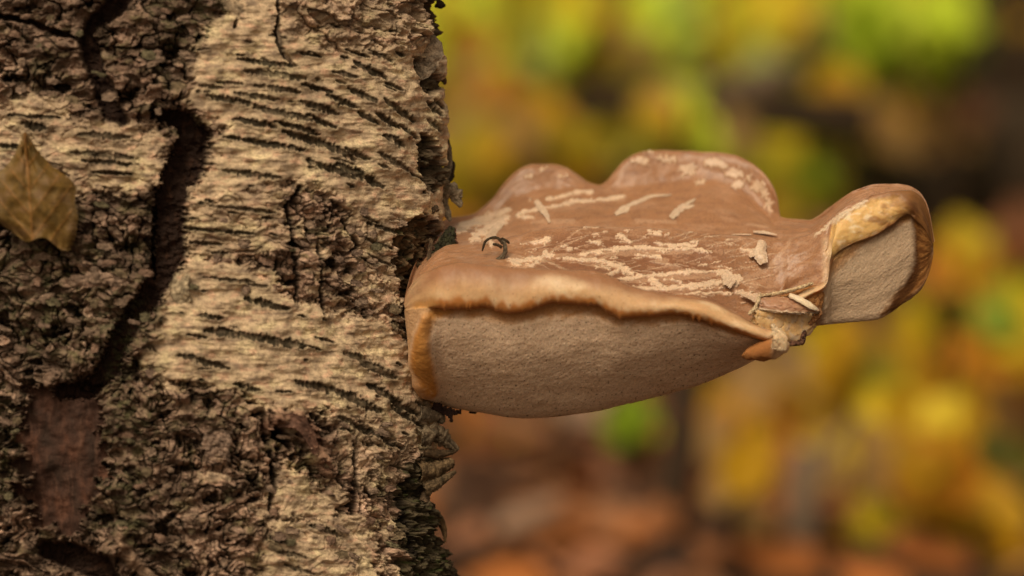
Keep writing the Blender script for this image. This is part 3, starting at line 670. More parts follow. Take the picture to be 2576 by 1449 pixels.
    yt = pc([(1018, 768), (1060, 672), (1130, 615), (1250, 604), (1350, 587), (1450, 577), (1600, 580), (1750, 588), (1880, 600), (1960, 606), (2030, 592), (2060, 570), (2100, 538), (2150, 503), (2200, 482), (2290, 476), (2330, 530), (2348, 608)])
    pts.append((yt + 9 * hump, mixy(wb, wc, .51)))
    pts.append((yt - 6 * hump + 3 * (1 - hump), mixy(wb, wc, .62)))
    pts.append((mixy(yt, yc, .50) + 6 * (1 - ear), mixy(wb, wc, .78)))
    pts.append((yc - 3 * (1 - ear) - 2, mixy(wb, wc, 1) + .85 * c_ * thickw * (1 - .4 * ear)))  # valley behind the rim
    Yk = np.array([p[0] for p in pts]); Wk = np.array([p[1] for p in pts])
    nk = len(pts)
    ptsP = np.stack([Yk, Wk / U], -1)                         # nk, nX, 2 in picture units
    nxt = np.roll(ptsP, -1, 0); prv = np.roll(ptsP, 1, 0)
    Tn = nxt - prv; Tn /= np.linalg.norm(Tn, axis=-1, keepdims=True) + 1e-6
    segn = [16, 16, 14, 12, 12, 34, 46, 34, 10, 8, 8, 8, 16, 40, 30, 24, 14, 40, 40, 14]
    rowsP = []; kpar = []
    for k in range(nk):
        a, b = ptsP[k], ptsP[(k + 1) % nk]; ln = np.linalg.norm(b - a, axis=-1, keepdims=True)
        ta, tb = Tn[k] * ln, Tn[(k + 1) % nk] * ln
        for f in np.arange(segn[k]) / segn[k]:
            rowsP.append((2 * f ** 3 - 3 * f ** 2 + 1) * a + (f ** 3 - 2 * f ** 2 + f) * ta + (-2 * f ** 3 + 3 * f ** 2) * b + (f ** 3 - f ** 2) * tb)
            kpar.append(k + f)
    G = np.array(rowsP); kp = np.array(kpar)
    nY = len(kp)
    FYg = G[..., 0]; Wg = G[..., 1] * U; FXg = np.broadcast_to(xs, FYg.shape)
    Kp = np.broadcast_to(kp[:, None], FYg.shape)
    Pg = P(FXg, FYg, Wg)
    N0 = grid_normals(Pg, wrap_y=True)
    N0 = N0 if (N0[20, nX // 2] @ AX_D) < 0 else -N0         # outward: front faces the camera
    # ---------------- coordinates for texture
    arc = np.cumsum(np.concatenate([[0], np.linalg.norm(np.diff(G[:, nX // 2], axis=0), axis=-1)]))
    AR = np.broadcast_to(arc[:, None], FYg.shape)
    X = FXg; Y = AR
    capm = sm(12.2, 13.0, Kp) + (Kp < .6)
    rimm = ((Kp >= 0) & (Kp < 4.0)).astype(float)
    porem = ((Kp >= 4.0) & (Kp < 11.6))
    wv = 6 * fbm(X / 50, Y / 50, 201) + 3 * vn(X / 12, Y / 12, 202)
    # ragged lip edge: bring the boundary rows up and down
    Hd = .0011 * fbm(X / 120, Y / 90, 203, 3) * (1 - .55 * porem) + .00012 * fbm(X / 16, Y / 14, 204, 3)
    Hd = Hd + porem * (.00016 * fbm(X / (8 - 3 * ear[None]), FYg / 4.5, 205, 3) + .00035 * fbm(X / 90, FYg / 50, 206, 3) * (1 - .75 * ear[None]) - .00014 * sm(.58, .75, vn(X / 9, FYg / 6, 207)))
    Hd = Hd + rimm * .0006 * vn(X / 90, Y * 0, 208)
    # brown roll along the trunk side of the pore face
    lobe = sm(17, -12, line_sd(FXg + 3 * vn(X * 0, FYg / 30, 209), FYg, [(1070, 800, 3), (1058, 850, 11), (1060, 910, 20), (1071, 958, 23), (1077, 972, 21)])) * ((Kp > 1) & (Kp < 9))
    Hd = Hd + lobe * .0032
    yel = sm(-6, 8, poly_sd(FXg + wv, FYg + wv * .6, [(2052, 598), (2100, 556), (2150, 520), (2200, 500), (2262, 490), (2300, 540), (2282, 560), (2240, 560), (2200, 590), (2150, 618), (2100, 655), (2080, 640), (2060, 615)])) * ((Kp < 6) | (Kp > 18))
    Hd = Hd - yel * (.0007 - .0003 * fbm(X / 30, FYg / 20, 211, 3))
    # slivers of paler skin on the cap
    PL = [[(1382, 504, 3), (1441, 487, 4), (1489, 483, 3)], [(1300, 539, 2.5), (1350, 528, 3.5), (1394, 524, 4), (1441, 507, 4.5), (1500, 503, 2), (1568, 498, 4)],
          [(1146, 581, 6), (1188, 563, 8), (1247, 541, 7), (1279, 528, 4)], [(1188, 606, 5), (1232, 569, 9), (1273, 548, 7)], [(1217, 578, 7), (1235, 606, 6), (1239, 622, 3)], [(1306, 545, 3), (1338, 548, 4.5)],
          [(1347, 610, 5), (1383, 600, 5), (1373, 612, 3)], [(1370, 636, 6), (1386, 646, 6)], [(1288, 664, 6), (1330, 654, 5), (1376, 645, 4)], [(1329, 679, 4), (1362, 652, 4)],
          [(1420, 650, 3), (1512, 656, 4.5), (1571, 678, 5), (1590, 690, 3)], [(1459, 641, 2.5), (1512, 632, 4), (1601, 623, 4), (1734, 626, 3.5), (1790, 634, 1.5)],
          [(1518, 695, 3), (1557, 680, 3.5)], [(1542, 705, 3), (1601, 697, 4), (1734, 685, 4), (1800, 684, 2)], [(1640, 700, 6), (1650, 712, 6), (1662, 720, 4)], [(1574, 726, 3), (1660, 728, 3.5), (1753, 722, 5), (1812, 711, 6), (1850, 702, 7)],
          [(1557, 592, 4), (1572, 600, 5), (1586, 610, 3)], [(1427, 628, 4), (1440, 630, 2)], [(1658, 613, 4), (1700, 616, 3), (1747, 619, 4)], [(1812, 684, 8), (1835, 694, 11), (1853, 703, 8)], [(1835, 700, 8), (1845, 716, 6)],
          [(1853, 734, 4), (1900, 747, 7), (1925, 752, 6)], [(1868, 630, 4), (1900, 635, 5)], [(1740, 606, 3), (1752, 612, 4)], [(1600, 640, 2), (1660, 648, 3)], [(1480, 606, 2), (1510, 612, 3)],
          [(1500, 672, 2), (1530, 676, 3)], [(1690, 702, 3), (1712, 712, 4)], [(1760, 668, 2), (1778, 664, 2)], [(1630, 583, 2), (1660, 588, 3)], [(1700, 745, 2), (1790, 737, 2.5), (1840, 738, 2)]]
    TL = [[(1359, 660, 2), (1400, 622, 2.5), (1453, 581, 1.6)], [(1376, 643, 2), (1409, 622, 2), (1465, 598, 1.2)], [(1388, 646, 5), (1453, 643, 6), (1512, 656, 7), (1571, 678, 7), (1590, 690, 4)], [(1853, 702, 6), (1900, 693, 6), (1930, 675, 6), (1960, 643, 5), (1989, 607, 4)],
          [(1460, 640, 5), (1512, 636, 8), (1620, 634, 9), (1740, 632, 7)], [(1540, 708, 5), (1640, 700, 9), (1740, 694, 9), (1820, 690, 5)], [(1880, 712, 9), (1900, 716, 10), (1890, 728, 7)], [(1280, 650, 12), (1330, 662, 12), (1300, 672, 8)], [(1600, 722, 5), (1750, 726, 8), (1850, 712, 8)],
          [(1655, 655, 7), (1675, 656, 7)], [(1340, 560, 4), (1440, 556, 6)], [(1880, 566, 4), (1930, 570, 5)], [(1600, 556, 4), (1700, 560, 4)]]
    BL = [(1678, 402, 24, 9), (1732, 424, 22, 12), (1722, 436, 10, 7), (1795, 410, 26, 10), (1822, 420, 10, 8), (1848, 436, 20, 12), (1858, 464, 12, 8), (1905, 468, 15, 14), (1922, 490, 9, 13), (1936, 520, 6, 18), (1605, 405, 12, 8), (1622, 404, 7, 10), (1632, 381, 9, 5), (1328, 443, 8, 7), (1418, 443, 7, 5), (1366, 424, 7, 5), (1760, 458, 12, 5), (1340, 500, 6, 5), (1230, 535, 9, 5), (1880, 448, 8, 6)]
    def flk(px, py, ls, k=1.0, s=.9):
        m = np.zeros(px.shape)
        for q in ls:
            j0, j1 = np.searchsorted(xs, min(v[0] for v in q) - 30), np.searchsorted(xs, max(v[0] for v in q) + 30)
            m[:, j0:j1] = np.maximum(m[:, j0:j1], sm(s, -s, line_sd(px[:, j0:j1], py[:, j0:j1], [(a_, b_, c__ * k) for a_, b_, c__ in q])))
        return m
    def blotch(px, py):
        m = np.zeros(px.shape)
        for bx, by, ra, rb in BL:
            m = np.maximum(m, sm(1.25, .85, np.hypot((px - bx) / ra, (py - by) / rb)))
        return m
    wx2 = 7 * vn(X / 15, FYg / 6, 221) + 2.4 * vn(X / 6, FYg / 3, 222); wy2 = 3.2 * vn(X / 17, FYg / 7, 223) + 1.5 * vn(X / 5.5, FYg / 3, 224)
    onc = (Kp > 12.9) & (Kp < 19.99)
    fk = flk(FXg + wx2, FYg + wy2, PL, 1.9) * onc
    core = flk(FXg + wx2, FYg + wy2, PL, .95) * onc
    tanl = flk(FXg + wx2 * .7, FYg + wy2 * .7, TL, 1.0) * onc
    blt = blotch(FXg + 12 * vn(X / 14, FYg / 12, 261) + 5 * vn(X / 6, FYg / 6, 262), FYg + 9 * vn(X / 7, FYg / 14, 263)) * onc
    nzk = fbm(X / 26 + .2 * FYg / 9, FYg / 6, 225, 4)
    scat = sm(.36, .42, nzk) * sm(1200, 1300, X) * sm(2000, 1850, X) * (Kp > 16.9) * onc
    hair = np.zeros(X.shape)
    rr_ = random.Random(3)
    for _ in range(95):
        ax = rr_.uniform(1290, 1900); ay = rr_.uniform(585, 725); an = rr_.choice([-.35, -.2, .12, .3, -.5, .6]) ; l_ = rr_.uniform(25, 110)
        cx_, cy_ = ax + l_ * math.cos(an), ay + l_ * math.sin(an) * .6
        j0, j1 = np.searchsorted(xs, ax - 6), np.searchsorted(xs, cx_ + 6)
        if j1 > j0: hair[:, j0:j1] = np.maximum(hair[:, j0:j1], sm(1.2, -.6, line_sd(FXg[:, j0:j1] + wx2[:, j0:j1] * .5, FYg[:, j0:j1] + wy2[:, j0:j1] * .5, [(ax, ay, .5), (cx_, cy_, .3)])))
    hair = hair * (Kp > 16.9) * onc
    fq = fbm(X / 15 + FYg / 12, FYg / 4.5, 226, 3)
    sa, sb, sid = worley(FXg / 13 + wx2 / 9 + FYg / 15, FYg / 4.6 + wy2 / 7, 227, 1.0)
    sa2, sb2, sid2 = worley(FXg / 24 + wx2 / 9 - FYg / 12, FYg / 7 + wy2 / 7, 228, 1.0)
    pale = np.maximum(np.maximum(core * (1 - .5 * (sid > .85)), fk * (sid > .72)), blt * .8)
    scat = ((sid > .945) & (sid2 > .35)).astype(float) * sm(1230, 1300, X) * sm(1980, 1880, X) * (Kp > 16.9) * onc
    edgek = fk * (1 - pale)
    fkall = np.clip(np.maximum(np.maximum(pale, scat * .75), hair * .55), 0, 1)
    tanm = np.clip(np.maximum(fk * .6, tanl), 0, 1)
    Hd = Hd + fkall * .0005
    Pd = Pg + N0 * Hd[..., None]
    # ragged lip: shift lip vertices along up axis with sharp teeth
    teeth = (np.maximum(0, vn(X / 10, X * 0, 231)) + .6 * np.maximum(0, vn(X / 4, X * 0 + 5, 232))) * ((Kp > 2.55) & (Kp < 4.4)) * (1 - np.abs(np.clip((Kp - 3.45) / .95, -1, 1)))
    tooth_at = np.zeros(xs.shape)
    for tx, ta_ in ((1184, 8), (1176, 4), (1480, 4), (1560, 8), (1744, 12), (1760, 12), (1790, 7), (1250, 5), (1200, 4), (1120, 6)):
        tooth_at = np.maximum(tooth_at, ta_ * np.clip(1 - np.abs(xs - tx) / 5.0, 0, 1))
    Pd = Pd - AX_U * ((teeth * 4 + tooth_at[None] * ((Kp > 2.55) & (Kp < 4.1)) * (1 - np.abs(np.clip((Kp - 3.4) / .85, -1, 1)))) * (1 - ear[None]) * U)[..., None]
    # ---------------- colours
    t1 = fbm(X / 110, Y / 60, 241, 4); t2 = fbm(X / 30, Y / 20, 242, 4); t3 = fbm(X / 10, FYg / 5, 243, 3)
    cap = np.empty(X.shape + (3,)); cap[:] = (0.335, 0.172, 0.087)
    cap = mixc(cap, (0.40, 0.225, 0.13), sm(-.05, .4, t1) * .8)
    cap = mixc(cap, (0.25, 0.125, 0.07), sm(.0, .45, -t2) * .6)
    cap = mixc(cap, (0.42, 0.31, 0.25), sm(.1, .5, t2) * sm(15, 16, Kp) * .3)
    cap = mixc(cap, (0.215, 0.095, 0.048), sm(1300, 1420, X) * sm(1900, 1750, X) * sm(17, 17.6, Kp) * sm(19.7, 19.0, Kp) * (.8 + .5 * t2))
    cap = mixc(cap, (0.45, 0.275, 0.17), np.maximum(tanm * .75, ((sid2 > .82) * (Kp > 16.9) * onc * sm(1230, 1300, X) * .45)))
    cap = mixc(cap, (0.12, 0.055, 0.03), sm(.12, .0, sb2 - sa2) * (Kp > 17) * onc * sm(1250, 1350, X) * sm(1950, 1850, X) * .30)
    cap = mixc(cap, (0.66, 0.49, 0.345), np.clip(fkall * (1.0 + .25 * t2), 0, 1))
    cap = mixc(cap, (0.09, 0.045, 0.03), sm(.50, .62, t3) * .5)
    # the rolled rim: skin brown on the crest, straw yellow on its face
    rim = np.empty_like(cap); rim[:] = (0.63, 0.405, 0.215)
    t4 = fbm(X / 120, Y / 60, 244, 4)
    rim = mixc(rim, (0.78, 0.60, 0.39), sm(-.1, .4, t4) * .8)
    rim = mixc(rim, (0.52, 0.29, 0.125), sm(.1, .5, -t4 + .3 * t1) * .35)
    rim = mixc(rim, (0.74, 0.57, 0.38), sm(.42, .6, t2) * .5)
    kk = Kp + .25 * t2 + .2 * t1
    kr = np.where(Kp > 15, Kp - 20, Kp)
    fr = sm(.35, 2.1, kr + .6 * t1 + .5 * t4 - .3 * sm(1500, 1100, X) + .5 * sm(1500, 1800, X))
    crest = (0.31, 0.155, 0.078)
    rim = mixc(rim, crest, 1 - fr)
    leftp = sm(1090, 1030, X) * sm(2.5, .5, kr)
    rim = mixc(rim, (0.52, 0.33, 0.185), leftp * .9)
    rim = mixc(rim, (.52, .32, .165), sm(1085, 1062, X) * sm(1.4, 2.4, kr))
    rim = mixc(rim, (0.47, 0.165, 0.025), sm(2.1, 2.75, kk + .6 * vn(X / 22, Y / 30, 245)) * .85 * sm(1.8, 2.5, kr) * sm(1062, 1105, X))
    rim = mixc(rim, (0.30, 0.15, 0.07), sm(.62, .7, vn(X / 7, Y / 7, 246)) * .5)
    # ear: brown at the right turn, yellow flesh where the skin is gone
    yc_ = np.empty_like(cap); yc_[:] = (0.70, 0.45, 0.17); yc_ = mixc(yc_, (0.76, 0.60, 0.38), sm(0, .4, fbm((X + FYg) / 50, (FYg - X * .4) / 24, 251, 4))); yc_ = mixc(yc_, (0.33, 0.16, 0.05), sm(.1, .5, fbm((X + FYg) / 70, (FYg - X * .4) / 34, 252, 4) + .5 * sm(2150, 2300, X)) * .8)
    rdark = sm(2255, 2300, X + .25 * wv * 3)
    rim = mixc(rim, (.52, .27, .09), sm(1112, 1085, X) * sm(1028, 1046, X) * sm(1.9, 2.9, kr + .3 * t2) * .9)
    rim_e = mixc(rim, (0.21, 0.095, 0.03), sm(2200, 2290, X))
    pore = np.empty_like(cap); pore[:] = (0.70, 0.52, 0.37)
    pore = mixc(pore, (0.76, 0.59, 0.43), sm(0, .45, t2) * .5)
    pore = mixc(pore, (0.58, 0.40, 0.26), sm(.05, .5, -t1 + .4 * t2) * .5)
    pore = mixc(pore, (0.34, 0.20, 0.115), sm(.30, .5, fbm(X / 15 + FYg / 30, FYg / 5, 253, 3)) * .65)
    pore = mixc(pore, (0.50, 0.35, 0.23), sm(.0, .5, vn(X / 3.4, FYg / 2.6, 255)) * .45)
    pore = mixc(pore, (0.06, 0.035, 0.02), sm(.60, .68, vn(X / 7, FYg / 4.5, 254)) * .75)
    pore = mixc(pore, (0.47, 0.35, 0.235), ear[None] * .75)  # same pore surface, darkened on the ear to paint in its shade
    stain = np.clip(sm(5.15, 4.2, Kp + .5 * t2 + .3 * t1) * .9 * (1 - ear[None]), 0, 1)
    stain = np.maximum(stain, sm(7, -9, line_sd(FXg + wv, FYg + wv, [(1415, 800, 5), (1460, 783, 9), (1500, 772, 9), (1545, 790, 6)])) * (Kp > 3) * (Kp < 8) * .9)
    stain = np.maximum(stain, sm(-20, 6, poly_sd(FXg + wv, FYg + wv, [(2060, 640), (2160, 605), (2140, 640), (2105, 670), (2080, 700)])) * .7 * (Kp > 3) * (Kp < 9))
    pore = mixc(pore, (0.40, 0.19, 0.06), stain)
    lc = np.empty_like(cap); lc[:] = (0.47, 0.205, 0.05); lc = mixc(lc, (0.62, 0.38, 0.18), sm(.15, .5, t3 + .3 * t2) * .5); lc = mixc(lc, (0.30, 0.12, 0.03), sm(.1, .5, -t2))
    pore = pore + (lc - pore) * (lobe * sm(770, 800, FYg))[..., None]
    sk = sm(1062, 1046, FXg + 5 * t2 * 2 - .10 * (FYg - 800)) * (Kp < 8.5)
    sk = np.maximum(sk, sm(1100, 1074, FXg + 8 * t2) * sm(835, 795, FYg))
    pore = mixc(pore, (.52, .32, .17), sk * (1 - lobe) * .95)
    pore = mixc(pore, (.50, .235, .06), sm(12, -8, line_sd(FXg + wv, FYg + wv, [(1130, 786, 3), (1092, 788, 9), (1074, 812, 11), (1064, 860, 11), (1068, 940, 12)])) * .85)
    # right turn of the ear's lip
    rt = sm(10, -10, line_sd(FXg + wv, FYg + wv, [(2300, 520, 14), (2322, 580, 24), (2326, 660, 26), (2300, 715, 24), (2250, 768, 16), (2220, 790, 8)])) * (Kp < 11)
    rc = np.empty_like(cap); rc[:] = (0.25, 0.115, 0.035); rc = mixc(rc, (0.13, 0.052, 0.015), sm(-.2, .3, t2))
    inn = sm(8, -8, line_sd(FXg + wv, FYg + wv, [(2285, 545, 8), (2296, 600, 13), (2298, 680, 17), (2280, 730, 15), (2240, 775, 9)]))
    rc = mixc(rc, (0.075, 0.03, 0.01), inn * .95)
    c = cap.copy()
    isr = (Kp < 4.0) | (Kp > 19.3)
    rimall = rim_e
    blend = np.where(Kp < 4.0, 1.0, sm(19.2, 19.9, Kp))
    c = c + (rimall - c) * blend[..., None]
    c = c + (yc_ - c) * yel[..., None]
    c = np.where(((Kp >= 4.0) & (Kp < 12))[..., None], pore, c)
    c = c + (yc_ - c) * (yel * ((Kp >= 4) & (Kp < 6)))[..., None]
    c = c + (rc - c) * rt[..., None]
    c = mixc(c, (0.16, 0.07, 0.025), sm(12, -4, line_sd(FXg + wv, FYg + wv * .6, [(2090, 652, 2), (2150, 618, 3), (2205, 590, 4), (2250, 566, 6), (2284, 545, 7)])) * (Kp < 6) * .8)
    c = mixc(c, (.70, .55, .39), sm(2, -2, line_sd(FXg + wx2, FYg + wy2, [(2050, 594, 2), (2075, 572, 4), (2105, 549, 5), (2150, 519, 4), (2180, 504, 2)])) * .85 * ((Kp < 3) | (Kp > 16)))
    c = mixc(c, (.58, .42, .27), sm(2062, 2078, FXg) * sm(2096, 2086, FXg) * sm(590, 610, FYg) * .7 * ((Kp < 4) | (Kp > 16)))
    fine_ = sm(.52, .66, vn(FXg / 3.2, FYg / 2.4, 264)) * (Kp > 12.9)
    c = mixc(c, (.10, .05, .03), fine_ * .45)
    c = np.clip(c, .004, .9)
    F = grid_faces(nY, nX, wrap_y=True)
    V = Pd.reshape(-1, 3)
    Nn = grid_normals(Pd, wrap_y=True)
    sgn = 1 if (Nn[20, nX // 2] @ AX_D) < 0 else -1
    Nn = (Nn * sgn).reshape(-1, 3)
    flip = sgn < 0
    kf = Kp.reshape(-1)[F[:, 0]]
    for name, keep, mt in (('rim', kf < 4.0, M_RIM), ('pore_surface', (kf >= 4.0) & (kf < 12.0), M_PORE), ('cap', kf >= 12.0, M_CAP)):
        used, F2 = sub(V, F, keep)
        if flip: F2 = F2[:, ::-1]
        me = raw_mesh(name, V[used], F2, c.reshape(-1, 3)[used], normals=Nn[used])
        o = link(name, me, mt); attach(o, root)
    return root, (xs, kp, Pd, N0)
FUNGUS, FG = build_fungus()

SK = (0.335, 0.18, 0.108); PALE = (0.70, 0.55, 0.41); FLE = (0.66, 0.43, 0.20)
def fungus_bits():
    R = FUNGUS
    xs, kp, Pd, N0 = FG
    def surf(fx, fy, lift=.0008):
        j = int(np.clip(np.searchsorted(xs, fx), 0, len(xs) - 1))
        sel = np.where((kp > 12.8) & (kp < 19.9))[0]
        pts = Pd[sel, j]
        rel = pts - np.array(CAMPOS); d = rel @ AX_D; v = rel @ AX_U
        fyv = 724.5 - v / d / K * 2576
        k = np.argmin(abs(fyv - fy) + 0.2 * (d - d.min()) / U * .02)
        return d[k] - DIST - lift
    # curled flap of skin beside the ear
    # step of torn flesh in front of the ear
    ribbon('torn_flesh', [(1895, 800, -4.0 * cm), (1950, 812, -3.7 * cm), (2000, 815, -3.4 * cm), (2045, 800, -3.1 * cm)], [28, 46, 48, 18], M_FLESH, R, FLE, col2=(.60, .46, .32), thick=.004, jag=.06, cup=.06, n=60, m=31, seed=302, rough=.0006, dirt=.15, tipcol=(.22, .10, .06))
    ribbon('torn_flesh', [(1960, 756, -3.3 * cm), (2000, 752, -3.1 * cm), (2040, 752, -2.9 * cm), (2068, 758, -2.7 * cm)], [8, 20, 34, 38], M_FLESH, R, (.36, .17, .06), col2=(.24, .10, .035), thick=.003, jag=.1, cup=.05, n=60, m=31, seed=303, rough=.0006, dirt=.15)
    # wedge of skin above it
    ribbon('torn_skin', [(1908, 762, -3.9 * cm), (1960, 766, -3.95 * cm), (2010, 772, -3.9 * cm), (2062, 782, -3.55 * cm)], [20, 24, 21, 3], M_CAP, R, (0.36, .185, .105), col2=(.42, .25, .15), thick=.0028, jag=.05, cup=.05, tilt=-.7, n=60, m=25, seed=304, rough=.0004, dirt=.1, tipcol=(.6, .48, .34))
    ribbon('skin_flake', [(1985, 742, -4.0 * cm), (2015, 755, -4.05 * cm), (2040, 770, -4.0 * cm), (2058, 781, -3.8 * cm)], [5, 9, 8, 3], M_CAP, R, (.80, .66, .48), col2=(.74, .58, .4), tilt=-.6, thick=.001, jag=.08, n=40, seed=305, rough=.0002, dirt=.1)
    # raised cracks
    ribbon('crack_edge', [(1885, 790, -4.2 * cm), (1902, 770, -4.1 * cm), (1912, 742, -3.9 * cm)], [3, 3.5, 3], M_FLESH, R, (.74, .55, .33), thick=.0014, jag=.12, cup=-.2, n=40, seed=306, dirt=.2)
    ribbon('crack_edge', [(1912, 744, -3.9 * cm), (1960, 737, -3.7 * cm), (2010, 724, -3.4 * cm), (2045, 712, -3.2 * cm)], [2.5, 3, 3, 2.5], M_FLESH, R, (.72, .52, .30), thick=.0014, jag=.12, cup=-.2, n=56, seed=307, dirt=.2)
    ribbon('crack_edge', [(2062, 782, -3.5 * cm), (2058, 795, -3.4 * cm), (2040, 812, -3.3 * cm), (2022, 828, -3.3 * cm)], [4, 6, 5, 4], M_FLESH, R, (.40, .19, .08), thick=.0025, jag=.15, cup=-.2, n=46, seed=308, dirt=.2)
    ribbon('crack_edge', [(2022, 828, -3.35 * cm), (2020, 850, -3.5 * cm), (2012, 862, -3.6 * cm), (1980, 866, -3.8 * cm)], [4, 5, 5, 4], M_FLESH, R, (.17, .08, .05), thick=.0025, jag=.2, cup=-.2, n=50, seed=309)
    # nub at the end of the rim
    n, m = 60, 60
    th = np.linspace(0, math.pi, n); ph = np.linspace(0, 2 * math.pi, m, endpoint=False)
    TH, PH = np.meshgrid(th, ph, indexing='ij')
    rx = 57; ry = 34
    ex = np.sin(TH) * np.cos(PH); ey = np.sin(TH) * np.sin(PH); ez = np.cos(TH)
    fx = 1927 + rx * ex; fy = 880 - ry * ey * (.80 + .20 * ex) - 12 * ex
    ww = -4.05 * cm - ez * 26 * U
    dsp = 1 + .22 * fbm(TH * 2 + ey, ex * 3.2, 311, 4)
    fx = 1926 + (fx - 1926) * dsp; fy = 873 + (fy - 873) * dsp
    Pn = P(fx, fy, ww)
    c = np.empty(TH.shape + (3,)); c[:] = (.33, .14, .045)
    q = sm(1930, 1962, fx + 10 * fbm(TH * 3, ex * 4, 313))
    c = mixc(c, (.60, .40, .24), q); c = mixc(c, (.74, .60, .42), sm(870, 848, fy) * sm(1940, 1955, fx)); c = mixc(c, (.35, .15, .04), sm(.1, .4, fbm(fx / 14, fy / 10, 314, 3)) * .6)
    F = grid_faces(n, m, wrap_x=True)
    me = raw_mesh('rim_nub', Pn, F, np.clip(c, 0, .9)); o = link('rim_nub', me, M_FLESH); attach(o, R)
    ribbon('skin_flake', [(1958, 878, -4.6 * cm), (1962, 852, -4.75 * cm), (1950, 830, -4.7 * cm), (1943, 815, -4.6 * cm)], [17, 18, 8, 2], M_FLESH, R, (.74, .56, .36), col2=(.70, .50, .30), thick=.002, jag=.05, cup=-.25, n=46, m=21, seed=315, rough=.0004, dirt=.1)
    # strips of skin lifting from the cap: rest each on the surface
    def strip(pts, wd, sd, lift=.0010, **kw):
        sp = [(x, y, surf(x, y, lift)) for x, y in pts]
        dx, dy = pts[-1][0] - pts[0][0], pts[-1][1] - pts[0][1]
        kw.setdefault('tilt', -1.0 * dx / math.hypot(dx, dy))
        ribbon('skin_flake', sp, [q * 1.5 for q in wd], M_CAP, R, (.62, .46, .33), col2=(.52, .36, .25), thick=.0004, seed=sd, rough=.0003, n=44, m=9, dirt=.1, **kw)
    strip([(1348, 505), (1362, 524), (1374, 540), (1382, 560)], [5, 7, 5, 2], 321, lift=.0012, jag=.2)
    strip([(1548, 540), (1570, 526), (1600, 510), (1640, 494), (1690, 490)], [5, 10, 8, 4, 1], 322, lift=.0008, jag=.3)
    strip([(1688, 549), (1702, 534), (1722, 518), (1750, 500)], [6, 8, 6, 1], 323, lift=.0008, jag=.35)
    strip([(1705, 520), (1728, 522), (1746, 516)], [4, 5, 3], 324, lift=.0008, jag=.3)
    strip([(1920, 605), (1915, 622), (1915, 645), (1922, 662)], [6, 9, 11, 6], 325, lift=.0035, jag=.15, cup=.3)
    strip([(1885, 645), (1900, 636), (1915, 628)], [4, 7, 4], 326, lift=.0015, jag=.4)
    strip([(1895, 583), (1925, 585), (1955, 591)], [3, 5, 1], 327, lift=.002, jag=.15)
    strip([(1890, 512 + 78), (1840, 590)], [2, 1], 328, lift=.0015, jag=.1)
    strip([(1845, 716), (1832, 704), (1822, 686)], [10, 13, 6], 329, lift=.0018, jag=.35)
    strip([(1905, 757), (1880, 746), (1862, 740)], [8, 4, 1], 330, lift=.0018, jag=.2)
    strip([(1222, 612), (1240, 585), (1262, 560)], [3, 9, 6], 331, lift=.0015, jag=.25)
    # a curl of dead bark lying on the cap
    T = empty('bark_curl', tuple(P(1260, 670, -.03)), label='small dark curled shred of bark standing on the cap beside the trunk', category='bark shred')
    b1 = (0.10, 0.07, 0.04)
    ribbon('strand', [(1215, 668, -2.9 * cm), (1245, 660, -3.0 * cm), (1268, 640, -3.0 * cm), (1270, 616, -2.9 * cm), (1258, 600, -2.8 * cm)], [3, 7, 5, 4.5, 3], M_FLAKE, T, (.17, .13, .085), seed=341, cup=.6, n=60, jag=.15, thick=.001)
    ribbon('strand', [(1264, 612, -2.9 * cm), (1252, 599, -2.85 * cm), (1238, 598, -2.8 * cm), (1221, 608, -2.75 * cm), (1213, 632, -2.7 * cm)], [3, 1.8, 1.5, 1.1, .6], M_FLAKE, T, b1, seed=342, n=50, jag=.1, thick=.001)
    ribbon('strand', [(1262, 600, -2.85 * cm), (1274, 606, -2.8 * cm), (1281, 612, -2.8 * cm)], [3, 2.5, 1], M_FLAKE, T, b1, seed=344, n=26, jag=.3, thick=.001)
    ribbon('strand', [(1262, 622, -2.9 * cm), (1250, 616, -2.9 * cm), (1240, 614, -2.9 * cm)], [3, 3, 1.5], M_FLAKE, T, b1, seed=345, n=26, jag=.5, thick=.001)
fungus_bits()

